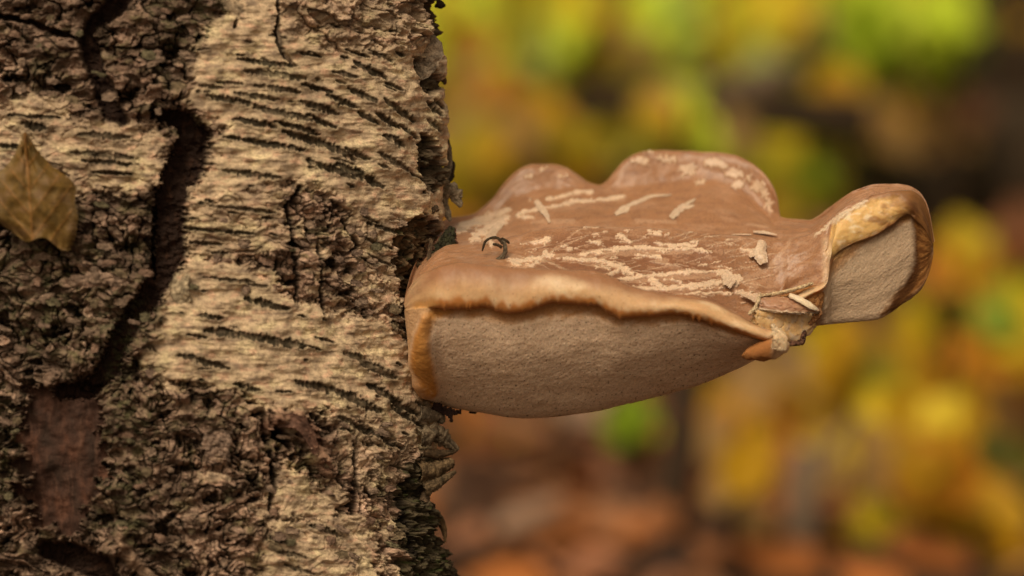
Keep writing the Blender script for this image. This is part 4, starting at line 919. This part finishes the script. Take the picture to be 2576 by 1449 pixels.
# ================================================================== DEAD LEAF AND NEEDLE ON THE TRUNK
def dead_leaf():
    root = empty('dead_leaf', tuple(P(90, 480, -.07)), label='olive brown dead birch leaf lodged against the bark with its tip up', category='leaf')
    n, m = 90, 61
    t = np.linspace(0, 1, n)
    ymid = 332 + 268 * t
    xl = np.interp(t, [0, .06, .18, .32, .42, .6, .8, 1], [62, 55, 42, 18, -14, -38, -28, 40]); xr = np.interp(t, [0, .06, .18, .32, .42, .5, .62, .75, .9, 1], [63, 76, 96, 132, 176, 193, 188, 196, 190, 176])
    s = np.linspace(0, 1, m)
    T, S = np.meshgrid(t, s, indexing='ij')
    mid = 62 + 20 * T
    X = xl[:, None] + (xr - xl)[:, None] * S; Y = ymid[:, None] + (T ** 2) * (34 * S - 10) * 1.0 + 10 * np.sin(S * 9) * T ** 8
    ed = np.abs(2 * S - 1)
    X = X + (vn(T * 30, (S > .5) * 5.0, 401) * 4 + vn(T * 70, (S > .5) * 5.0, 402) * 2 + 3.5 * (np.abs(np.mod(T * 26, 1) - .5) * 2 - .5)) * ed ** 6
    dm = (X - mid)
    # veins running up and out from the midrib
    vv = np.zeros(X.shape)
    vv = np.maximum(vv, sm(3.0, .8, np.abs(dm)))
    for y0 in (420, 480, 540, 600, 660, 380):
        for sg in (-1, 1):
            for_d = np.abs((Y - y0) + sg * dm * 1.25) / 1.6
            vv = np.maximum(vv, sm(2.2, .4, for_d) * (sg * dm > 0) * (np.abs(dm) < 110) * .8)
    base = -.0685 * TB / .064 - .001 + .0000 * X
    W = base - .006 * np.cos((S - .45) * 3.0) + .0050 * fbm(T * 2.4, S * 2.4, 403, 3) - .0006 * vv + .001 * T ** 3 - .002 * T
    Pl = P(X, Y, W)
    c = np.empty(X.shape + (3,)); c[:] = (0.195, 0.115, 0.028)
    t2 = fbm(X / 40, Y / 40, 404, 4)
    c = mixc(c, (0.24, 0.145, 0.06), sm(0, .4, t2)); c = mixc(c, (0.12, 0.075, 0.02), sm(.05, .4, -t2) * .8); c = mixc(c, (0.08, 0.045, 0.012), sm(.78, 1, S) * sm(.35, .5, T) * .6)
    c = mixc(c, (0.42, 0.20, 0.055), vv * .7)
    c = mixc(c, (0.30, 0.22, 0.10), sm(.2, .0, S) * .5)
    nn = grid_normals(Pl)
    if (nn[40, 30] @ AX_D) > 0: nn = -nn
    A = Pl + nn * .00015; B = Pl - nn * .00015
    N = n * m; F1 = grid_faces(n, m)
    rim = np.array([i * m for i in range(n)] + [(n - 1) * m + k for k in range(1, m)] + [i * m + m - 1 for i in range(n - 2, -1, -1)] + [k for k in range(m - 2, 0, -1)])
    r2 = np.roll(rim, -1)
    me = raw_mesh('blade', np.concatenate([A.reshape(-1, 3), B.reshape(-1, 3)]), np.concatenate([F1, F1[:, ::-1] + N, np.stack([rim, rim + N, r2 + N, r2], -1)]), np.concatenate([c.reshape(-1, 3)] * 2))
    o = link('blade', me, M_DRYLEAF); attach(o, root)
dead_leaf()
nd = empty('needle', tuple(P(375, 700, -.055)), label='thin orange brown needle stuck in the dark fissure', category='needle')
ribbon('needle_blade', [(368, 730, -4.6 * cm), (375, 700, -4.7 * cm), (386, 664, -4.6 * cm)], [2.5, 4, 1.2], M_DRYLEAF, nd, (.42, .17, .05), seed=411, n=24, m=7, jag=.05)

# ================================================================== BEHIND: LITTER, SHRUBS, ADDED LOGS
LEAFCOL = {'lime': (0.76, 0.93, 0.06), 'green': (0.30, 0.46, 0.012), 'pale': (0.56, 0.70, 0.16), 'yellow': (0.84, 0.66, 0.03), 'ochre': (0.64, 0.38, 0.012), 'orange': (0.72, 0.31, 0.015),
           'tan': (0.46, 0.29, 0.10), 'brown': (0.25, 0.098, 0.034), 'olive': (0.40, 0.37, 0.012), 'dark': (0.03, 0.03, 0.008), 'rust': (0.36, 0.125, 0.03), 'dgreen': (0.07, 0.10, 0.01), 'pink': (0.36, 0.16, 0.085)}
MLEAF = {k: mat_plain('leaf_' + k, v, rough=.55, var=.3, scale=25, trans=.45, spec=.3, rand=.18) for k, v in LEAFCOL.items()}
def leaf_verts(L=1.0, Wd=.62, fold=.18, seed=0, k=7):
    r = random.Random(seed)
    t = np.linspace(0, 1, k); half = Wd * .5 * np.sin(np.pi * t ** .8) ** .8; half[0] = .01; half[-1] = .004
    V = []; 
    for a, h in zip(t, half):
        zc = -.10 * (a - .4) ** 2 + r.uniform(-.015, .015)
        V += [(-h, a * L, zc + h * fold), (0, a * L, zc - .01), (h, a * L, zc + h * fold + r.uniform(-.03, .03))]
    V = np.array(V)
    F = []
    for i in range(k - 1):
        for j in range(2):
            F.append((i * 3 + j, i * 3 + j + 1, i * 3 + j + 4, i * 3 + j + 3))
    return V, np.array(F)
LEAFMESH = {}
def leaf_mesh(colname, v):
    key = (colname, v)
    if key not in LEAFMESH:
        V, F = leaf_verts(seed=v, fold=.1 + .08 * v, Wd=.58 + .08 * v)
        me = raw_mesh('leaf', V, F); me.materials.append(MLEAF[colname]); LEAFMESH[key] = me
    return LEAFMESH[key]
def litter():
    n = 11000
    V0, F0 = leaf_verts(k=4); Vs = []; Fs = []; Cs = []
    pal = [(LEAFCOL['brown'], .36), (LEAFCOL['rust'], .26), (LEAFCOL['pink'], .22), ((.28, .13, .06), .14), ((.38, .25, .17), .03), ((.06, .03, .016), .07)]
    w = np.array([p[1] for p in pal]); w /= w.sum(); pc = np.array([p[0] for p in pal])
    y = .3 + 13 * RNG.random(n) ** 1.35; x = (RNG.random(n) - .42) * (1.6 + .62 * (y + 1.2)) 
    z = gz(x, y)
    for i in range(n):
        s = RNG.uniform(.045, .095); a, b, g_ = RNG.uniform(-.5, .5), RNG.uniform(-.5, .5), RNG.uniform(0, 6.28)
        Rm = (Matrix.Rotation(g_, 3, 'Z') @ Matrix.Rotation(a, 3, 'X') @ Matrix.Rotation(b, 3, 'Y'))
        Vs.append((V0 * s) @ np.array(Rm).T + (x[i], y[i], z[i] + RNG.uniform(.008, .035)))
        Fs.append(F0 + i * len(V0)); 
        cc = pc[RNG.choice(len(pc), p=w)] * RNG.uniform(.7, 1.35)
        # more fresh yellow leaves towards the right
        if RNG.random() < (1.0 if y[i] > 2.2 or x[i] / (y[i] + 1.2) > .118 else .25) * np.clip(-.05 + 4.2 * (x[i] / (y[i] + 1.2) - .035), 0.03, .6): cc = np.array(LEAFCOL[random.choice(['ochre', 'ochre', 'orange', 'tan', 'olive', 'brown', 'yellow' if y[i] > 2 else 'tan'])]) * RNG.uniform(.6, 1.1)
        Cs.append(np.broadcast_to(cc, V0.shape))
    me = raw_mesh('leaf_litter', np.concatenate(Vs), np.concatenate(Fs), np.concatenate(Cs))
    m = mat_attr('litter_leaves', rough=.7, var=.25, fine=60, bump=.3, bump_dist=.002, coarse=14, trans=.2)
    link('leaf_litter', me, m, kind='stuff', label='brown and rust fallen leaves covering the forest floor', category='leaf litter')
litter()
def undergrowth():
    n = 15000
    V0, F0 = leaf_verts(k=4); Vs = []; Fs = []; Cs = []
    y = 3.6 + 6.5 * RNG.random(n); x = (RNG.random(n) - .46) * (1.2 + .55 * (y + 1.2)); h = .02 + .66 * RNG.random(n) ** 1.15
    tone = fbm(x * 2.4, h * 5 + y * .6, 601, 3); t2 = fbm(x * 3.1 + 9, h * 6 + y, 602, 2)
    k = 0
    names = ['dgreen', 'olive', 'green', 'ochre', 'yellow', 'lime', 'tan', 'brown']
    for i in range(n):
        if t2[i] < -.30 or (x[i] > .115 * (y[i] + 1.2) and h[i] < .3 and y[i] < 6): continue
        q = tone[i] + RNG.normal(0, .11) + .24 * min(1, h[i] / .4) - .04
        nm = 'dgreen' if q < -.30 else 'olive' if q < -.12 else 'ochre' if q < .02 else 'green' if q < .10 else 'tan' if q < .16 else 'yellow' if q < .25 else 'lime'
        s_ = RNG.uniform(.05, .085)
        Rm = Matrix.Rotation(RNG.uniform(-1.2, 1.2), 3, 'Z') @ Matrix.Rotation(math.radians(RNG.uniform(30, 75)), 3, 'X') @ Matrix.Rotation(RNG.uniform(-.6, .6), 3, 'Y')
        Vs.append((V0 * s_) @ np.array(Rm).T + (x[i], y[i], float(gz(x[i], y[i])) + h[i])); Fs.append(F0 + k * len(V0)); k += 1
        Cs.append(np.broadcast_to(np.array(LEAFCOL[nm]) * RNG.uniform(.75, 1.15), V0.shape))
    me = raw_mesh('undergrowth', np.concatenate(Vs), np.concatenate(Fs), np.concatenate(Cs))
    link('undergrowth', me, mat_attr('undergrowth_leaves', rough=.6, var=.2, fine=60, bump=.2, bump_dist=.002, coarse=14, trans=.45), kind='stuff', label='green and yellow low undergrowth covering the ground behind', category='undergrowth')
undergrowth()

def tube(pts, radii, seg=10):
    """tube through world points"""
    sp = catmull(pts, max(8, 6 * len(pts))); rr = np.interp(np.linspace(0, 1, len(sp)), np.linspace(0, 1, len(radii)), radii)
    tg = np.gradient(sp, axis=0); tg /= np.linalg.norm(tg, axis=1, keepdims=True) + 1e-9
    ref = np.array([0.3, 1, .1]) if abs(tg[0][1]) < .8 else np.array([1.0, 0, 0.1])
    a = np.cross(tg, ref); a /= np.linalg.norm(a, axis=1, keepdims=True); b = np.cross(tg, a)
    ph = np.linspace(0, 2 * math.pi, seg, endpoint=False)
    V = sp[:, None] + (a[:, None] * np.cos(ph)[None, :, None] + b[:, None] * np.sin(ph)[None, :, None]) * rr[:, None, None]
    V = V * 1.0
    F = grid_faces(len(sp), seg, wrap_x=True)
    V = np.concatenate([V.reshape(-1, 3), sp[:1], sp[-1:]])
    n = len(sp) * seg
    caps = []
    for k in range(seg):
        k2 = (k + 1) % seg
        caps.append((n, k2, k, k)); caps.append((n + 1, n - seg + k, n - seg + k2, n - seg + k2))
    return V, F, [(c[0], c[1], c[2]) for c in caps]
def tube_obj(name, pts, radii, mat, parent=None, seg=10, **props):
    V, F, caps = tube(pts, radii, seg)
    me = bpy.data.meshes.new(name); me.from_pydata([tuple(v) for v in V], [], [tuple(f) for f in F] + caps)
    me.polygons.foreach_set('use_smooth', [True] * len(me.polygons)); me.update()
    o = link(name, me, mat, **props)
    if parent is not None: attach(o, parent)
    return o
M_STEMD = mat_plain('stem_dark', (.05, .030, .016), scale=40); M_STEML = mat_plain('stem_grey', (.23, .17, .115), scale=40)
M_LOG = mat_plain('added_log_dark', (.020, .014, .008), rough=.95, scale=14, col2=(.045, .028, .014))  # near black so the added logs read as dark gaps
def Pw(fx, fy, d): return P(fx, fy, d - DIST)
def ground_under(p):
    return np.array([p[0], p[1], float(gz(p[0], p[1])) - .03])

def shrub(name, label, group, cat, d, blobs, stem_fx, stem_mat=None, stem_r=.006, lean=0.0, seed=0):
    """blobs: (fx, fy, radius, colour, number of leaves) at distance d; every leaf is a part"""
    r = random.Random(seed)
    b0 = Pw(stem_fx, 900, d); base = ground_under(b0)
    # follow the ray so the stem's foot sits on the ground right below its place
    root = empty(name, tuple(base), label=label, category=cat, group=group)
    sm_ = stem_mat or M_STEMD
    ys = sorted(b[1] for b in blobs); top = Pw(stem_fx + lean, ys[0] - 10, d)
    midp = (base + top) / 2 + np.array([r.uniform(-.02, .02), r.uniform(-.02, .02), 0])
    tube_obj('stem', [base, midp, top], [stem_r * 1.3, stem_r, stem_r * .5], sm_, root)
    for (fx, fy, rad, cn, num) in blobs:
        if 'lime' in cn or 'pale' in cn: num = int(num * (3.2 if fy < 260 else 2.6))
        elif fy < 300 or fx > 1780: num = int(num * 1.6)
        dd = d + r.uniform(-.12, .18)
        cpt = Pw(fx, fy, dd)
        f = np.clip((cpt[2] - .12 - base[2]) / max(.05, top[2] - base[2]), .05, .95)
        at = base + (top - base) * f
        tube_obj('branch', [at, (at + cpt) / 2 + np.array([0, 0, .02]), cpt], [stem_r * .6, stem_r * .4, stem_r * .2], sm_, root, seg=6)
        for i in range(num):
            q = r.random() ** .5 * rad; a = r.uniform(0, 6.28)
            cname = cn if isinstance(cn, str) else r.choice(cn)
            p = Pw(fx + q * math.cos(a), fy + q * math.sin(a), dd + r.uniform(-.08, .1))
            s = r.uniform(.055, .090)
            o = bpy.data.objects.new('leaf', leaf_mesh(cname, r.randrange(3))); COL.objects.link(o)
            # blades hang facing outwards and up
            o.rotation_euler = (math.radians(r.uniform(25, 75)), r.uniform(-.6, .6), r.uniform(-.9, .9))
            o.scale = (s, s, s)
            e = Matrix.LocRotScale(Vector(), o.rotation_euler.to_quaternion(), Vector((s, s, s)))
            o.location = Vector(p) - (e @ Vector((0, .5, 0)))
            attach(o, root)
    return root
G1 = 'leafy saplings in the blurred undergrowth'
shrub('sapling', 'sapling with lime leaves right beside the upper edge of the birch trunk', G1, 'sapling', 4.4,
      [(1140, 30, 45, ('lime', 'yellow'), 7), (1290, 180, 60, ('lime', 'pale'), 9), (1240, 110, 40, ('orange', 'ochre'), 6), (1190, 200, 60, ('orange', 'tan'), 8), (1330, 110, 45, ('pale', 'olive'), 6), (1170, 120, 40, ('ochre', 'yellow'), 5)], 1260, seed=1)
shrub('sapling', 'sapling with bright yellow green leaves at the top, above the back curls of the fungus', G1, 'sapling', 4.7,
      [(1420, 40, 60, ('lime', 'lime', 'lime', 'yellow'), 13), (1520, 60, 45, ('orange', 'tan'), 8), (1680, 40, 80, ('lime', 'lime', 'pale'), 16), (1770, 130, 65, ('lime', 'yellow'), 11), (1600, 130, 60, ('olive', 'ochre', 'tan'), 8), (1700, 200, 45, ('green', 'tan'), 6), (1440, 140, 50, ('olive', 'lime'), 6), (1560, 200, 40, ('ochre',), 4)], 1560, seed=2)
shrub('sapling', 'sapling with yellow and pale green leaves at the top, over the dark gap', G1, 'sapling', 4.6,
      [(2000, 40, 60, ('yellow', 'yellow', 'tan'), 10), (1890, 60, 60, ('lime', 'ochre', 'yellow'), 9), (2060, 200, 60, ('pale', 'pale', 'lime'), 9), (2140, 100, 60, ('green', 'lime'), 9), (1900, 170, 50, ('olive', 'pale'), 6), (1980, 130, 40, ('green', 'ochre'), 5)], 1990, seed=3)
shrub('sapling', 'sapling with the brightest lime green leaves, near the upper right corner', G1, 'sapling', 4.3,
      [(2365, 60, 60, ('lime',), 12), (2350, 150, 55, ('lime', 'lime', 'green'), 10), (2290, 100, 40, ('green', 'olive'), 5), (2250, 40, 40, ('green', 'lime'), 5), (2450, 90, 40, ('olive', 'dgreen'), 4)], 2400, seed=4)
shrub('sapling', 'low sapling with ochre and tan leaves standing left of the back curl of the fungus', G1, 'sapling', 4.0,
      [(1260, 270, 60, ('tan', 'ochre', 'orange'), 9), (1170, 320, 50, ('tan', 'olive', 'ochre'), 7), (1210, 400, 70, ('yellow', 'olive', 'ochre'), 9), (1330, 370, 60, ('tan', 'ochre'), 8), (1160, 470, 50, ('olive', 'ochre', 'green'), 8), (1370, 300, 40, ('orange', 'ochre'), 5), (1260, 400, 30, ('green',), 2), (1420, 370, 50, ('olive', 'ochre'), 6)], 1290, seed=5)
shrub('sapling', 'low sapling with olive and yellow leaves just above the tall back curl of the fungus', G1, 'sapling', 3.9,
      [(1560, 330, 60, ('olive', 'tan', 'ochre'), 9), (1650, 340, 60, ('green', 'tan', 'olive'), 8), (1760, 340, 50, ('lime', 'olive', 'yellow'), 7), (1850, 350, 55, ('tan', 'yellow', 'olive'), 8), (1940, 400, 60, ('yellow', 'lime', 'olive'), 9), (2010, 470, 50, ('olive', 'ochre', 'green'), 7), (1490, 390, 50, ('ochre', 'olive'), 6), (1680, 260, 35, ('tan',), 3), (1950, 500, 50, ('ochre', 'olive'), 6)], 1700, seed=6)
shrub('sapling', 'low sapling with sparse tan leaves across the added dark log at right', G1, 'sapling', 4.2,
      [(2130, 280, 50, ('tan', 'ochre', 'olive'), 8), (2230, 300, 60, ('tan', 'ochre'), 9), (2340, 310, 60, ('tan', 'orange'), 8), (2180, 370, 50, ('dgreen', 'olive'), 4), (2420, 300, 40, ('brown', 'tan'), 4), (2110, 220, 40, ('ochre',), 5)], 2180, seed=7)
shrub('sapling', 'knee high sapling with orange and yellow leaves right of the raised ear of the fungus', G1, 'sapling', 3.4,
      [(2440, 660, 50, ('orange', 'yellow'), 8), (2530, 700, 60, ('olive', 'yellow', 'green'), 8), (2400, 760, 60, ('olive', 'ochre', 'dgreen'), 8), (2500, 850, 70, ('orange', 'ochre'), 10), (2560, 600, 40, ('rust', 'brown'), 5), (2330, 860, 60, ('yellow', 'ochre'), 9)], 2460, seed=8)
shrub('sapling', 'knee high sapling with yellow green leaves below the notch of the fungus', G1, 'sapling', 3.1,
      [(2110, 880, 60, ('yellow', 'ochre'), 9), (2250, 985, 42, ('olive', 'yellow', 'ochre'), 9), (1900, 980, 60, ('orange', 'tan', 'ochre'), 10), (2030, 980, 45, ('ochre', 'tan'), 6), (2160, 900, 30, ('dgreen',), 4), (2400, 950, 60, ('orange', 'orange', 'ochre'), 9), (2530, 960, 60, ('orange', 'ochre'), 9), (2130, 1060, 50, ('yellow', 'ochre', 'tan'), 7)], 2200, seed=9)
shrub('sapling', 'low sapling with yellow leaves in the lower right corner', G1, 'sapling', 2.8,
      [(2180, 1310, 50, ('yellow', 'olive', 'ochre'), 8), (2350, 1360, 60, ('yellow', 'olive', 'ochre'), 9), (2450, 1400, 50, ('ochre', 'orange'), 6), (2060, 1170, 50, ('tan', 'ochre', 'yellow'), 6), (2200, 1180, 50, ('yellow', 'ochre', 'tan'), 7), (2350, 1180, 60, ('ochre', 'orange'), 7), (2530, 1180, 50, ('tan', 'olive', 'dgreen'), 6), (2500, 1290, 50, ('ochre', 'orange'), 5)], 2250, seed=10)
shrub('sapling', 'small sapling with ochre leaves beside the pale stem at the bottom', G1, 'sapling', 2.7,
      [(1780, 1400, 50, ('ochre', 'tan'), 5), (1880, 1180, 45, ('ochre', 'olive', 'tan'), 5), (1900, 1350, 45, ('brown', 'tan'), 4)], 1850, seed=11)
shrub('sapling', 'taller sapling with a row of yellow green leaves along the top edge behind the others', G1, 'sapling', 5.6,
      [(1160, 0, 55, ('lime', 'yellow'), 6), (1260, 20, 55, ('yellow', 'lime', 'olive'), 6), (1370, 90, 60, ('yellow', 'lime', 'olive'), 7), (1480, 10, 50, ('yellow', 'ochre', 'lime'), 6), (1590, 30, 50, ('ochre', 'lime', 'yellow'), 6), (1610, 180, 60, ('olive', 'yellow', 'ochre'), 7), (1400, 220, 60, ('olive', 'ochre', 'green'), 7), (1160, 210, 60, ('ochre', 'yellow', 'orange'), 7)], 1400, seed=21)
shrub('sapling', 'taller sapling with yellow green leaves at the top between the yellow and the brightest one', G1, 'sapling', 5.4,
      [(1790, 60, 60, ('lime', 'yellow'), 7), (1850, 110, 60, ('yellow', 'olive', 'lime'), 7), (1940, 150, 60, ('lime', 'olive', 'yellow'), 7), (2120, 20, 55, ('yellow', 'green', 'lime'), 7), (2210, 80, 60, ('green', 'olive', 'lime'), 7), (2200, 180, 60, ('olive', 'green'), 7), (2380, 230, 50, ('olive', 'green'), 5), (1780, 210, 50, ('olive', 'yellow'), 5), (2300, 10, 40, ('lime', 'yellow'), 5)], 2080, seed=22)
shrub('sapling', 'bushy low sapling with olive leaves filling the gap behind the back curls of the fungus', G1, 'sapling', 4.8,
      [(1140, 380, 60, ('olive', 'yellow', 'ochre'), 10), (1260, 460, 60, ('olive', 'ochre', 'green'), 9), (1440, 430, 60, ('olive', 'ochre'), 9), (1540, 380, 60, ('ochre', 'tan', 'olive'), 9), (1840, 290, 50, ('green', 'dgreen'), 5), (1960, 330, 60, ('olive', 'green', 'yellow'), 9), (2040, 420, 50, ('yellow', 'olive', 'green'), 8), (1330, 300, 50, ('ochre', 'orange'), 6), (1600, 300, 50, ('ochre', 'olive'), 6), (2090, 520, 50, ('ochre', 'olive'), 6)], 1480, seed=23)
shrub('sapling', 'low sapling with golden leaves spread between the pale stem and the right border', G1, 'sapling', 3.0,
      [(2320, 1080, 60, ('yellow', 'ochre', 'orange'), 9), (2480, 1090, 60, ('ochre', 'orange', 'tan'), 8), (2080, 1260, 50, ('ochre', 'tan', 'yellow'), 6), (2280, 1240, 50, ('ochre', 'yellow'), 7), (2420, 1240, 50, ('ochre', 'tan'), 6), (2120, 960, 60, ('ochre', 'yellow', 'orange'), 8), (1840, 1060, 50, ('tan', 'orange', 'ochre'), 6), (2540, 800, 60, ('orange', 'yellow', 'green'), 8)], 2380, seed=24)
shrub('seedling', 'seedling with a few tan and lime leaves hanging in front of the added level dark log', 'seedlings in the blurred undergrowth', 'seedling', 3.5, [(1700, 255, 36, ('tan', 'olive', 'lime'), 4), (1640, 300, 30, ('ochre', 'olive'), 4), (1745, 330, 26, ('lime',), 2)], 1720, seed=25, stem_r=.004)
shrub('seedling', 'tiny seedling with one bright green leaf pair under the fungus', 'seedlings in the blurred undergrowth', 'seedling', 3.0, [(1585, 1050, 14, ('lime', 'green'), 4)], 1590, seed=12, stem_r=.003)

def pole(name, label, cat, d, p1, p2, r, mat):
    """bare stem from the ground at (fx, fy) upwards"""
    a = Pw(p1[0], p1[1], d); b = Pw(p2[0], p2[1], d)
    g = a + (b - a) * ((float(gz(a[0], a[1])) - .03 - a[2]) / (b[2] - a[2]))
    root = empty(name, tuple(g), label=label, category=cat)
    mid = (g + b) / 2 + np.array([.006, 0, 0])
    tube_obj('stem', [g, mid, b], [r * 1.1, r, r * .7], mat, root)
    tube_obj('twig', [mid + (b - mid) * .5, mid + (b - mid) * .5 + np.array([.05, .02, .07])], [r * .4, r * .15], mat, root, seg=6)
pole('bare_sapling', 'slim dark bare stem rising behind the underside of the fungus', 'stem', 2.75, (1672, 1290), (1735, 860), .019, M_STEMD)
pole('bare_sapling', 'slim pale grey bare stem at the bottom, right of the dark one', 'stem', 2.65, (1975, 1449), (2030, 1130), .017, M_STEML)
pole('bare_sapling', 'thin grey bare stem above the fungus between the green leaves', 'stem', 3.8, (1735, 700), (1750, 150), .009, M_STEML)
br = empty('fallen_branch', tuple(Pw(1850, 230, 4.0)), label='pale grey broken branch slanting across the dark gap above the fungus', category='branch')
tube_obj('limb', [Pw(1690, 290, 3.9), Pw(1800, 245, 4.0), Pw(1900, 205, 4.1), Pw(2010, 165, 4.2)], [.012, .022, .024, .014], M_STEML, br)
tube_obj('twig', [Pw(1900, 205, 4.1), Pw(1960, 230, 4.15), Pw(2020, 260, 4.2)], [.01, .006, .003], M_STEML, br, seg=6)

def log(name, label, a, b, r, seed):  # near-black logs added to make the dark patches between the leaves
    pa, pb = a, b
    root = empty(name, tuple((pa + pb) / 2), label=label, category='log')
    n = 60; seg = 40
    T = np.linspace(0, 1, n); ph = np.linspace(0, 2 * math.pi, seg, endpoint=False)
    ax = (pb - pa); L = np.linalg.norm(ax); ax = ax / L
    s1 = np.cross(ax, [0, 0, 1.0]); s1 /= np.linalg.norm(s1); s2 = np.cross(s1, ax)
    TT, PP = np.meshgrid(T, ph, indexing='ij')
    rr = r * (1 - .25 * TT) * (1 + .12 * fbm(TT * L * 4, np.cos(PP) * 1.5 + np.sin(PP) * 2.2, seed, 4))
    V = pa + ax * (TT * L)[..., None] + (s1 * np.cos(PP)[..., None] + s2 * np.sin(PP)[..., None]) * rr[..., None]
    F = grid_faces(n, seg, wrap_x=True)
    V = np.concatenate([V.reshape(-1, 3), [pa], [pb]]); N = n * seg
    caps = [(N, (k + 1) % seg, k) for k in range(seg)] + [(N + 1, N - seg + k, N - seg + (k + 1) % seg) for k in range(seg)]
    me = bpy.data.meshes.new('log_bark'); me.from_pydata([tuple(v) for v in V], [], [tuple(f) for f in F] + caps)
    me.polygons.foreach_set('use_smooth', [True] * len(me.polygons)); me.update()
    o = link('log_bark', me, M_LOG); attach(o, root)
    st = pa + ax * L * .4 + s2 * r * .8
    tube_obj('branch_stub', [st, st + s2 * r * .9 + ax * .05], [r * .22, r * .14], M_LOG, root)
log('added_dark_log', 'thick nearly black log added to make the dark patch at right behind the raised ear of the fungus', Pw(2750, 560, 4.6), Pw(2060, 430, 5.4), .19, 501)
log('added_dark_log', 'dark log added to make the level dark band among the leaves above the fungus', Pw(2190, 300, 3.78), Pw(1440, 255, 3.85), .031, 502)

def tree(label, fx, d, r, seed, mat):
    p = Pw(fx, 700, d); g = ground_under(p)
    root = empty('forest_tree', tuple(g), label=label, category='tree', group='dark forest trees standing behind')
    rr = random.Random(seed)
    top = g + np.array([rr.uniform(-.3, .3), rr.uniform(-.3, .3), 7.5])
    tube_obj('trunk', [g, g + np.array([.03, 0, 1.5]), (g + top) / 2, top], [r * 1.35, r, r * .8, r * .25], mat, root, seg=16)
    for k in range(6):
        f = rr.uniform(.45, .95); a = rr.uniform(0, 6.28); b = g + (top - g) * f
        tube_obj('limb', [b, b + np.array([math.cos(a) * .5, math.sin(a) * .5, .35]), b + np.array([math.cos(a) * 1.1, math.sin(a) * 1.1, .9])], [r * .35, r * .2, r * .06], mat, root, seg=7)
tree('dark trunk at the right border behind the lime sapling', 2560, 5.6, .11, 1, M_STEMD)
tree('slim brown trunk behind the orange leaves at the upper middle', 1545, 7.5, .06, 3, M_STEMD)
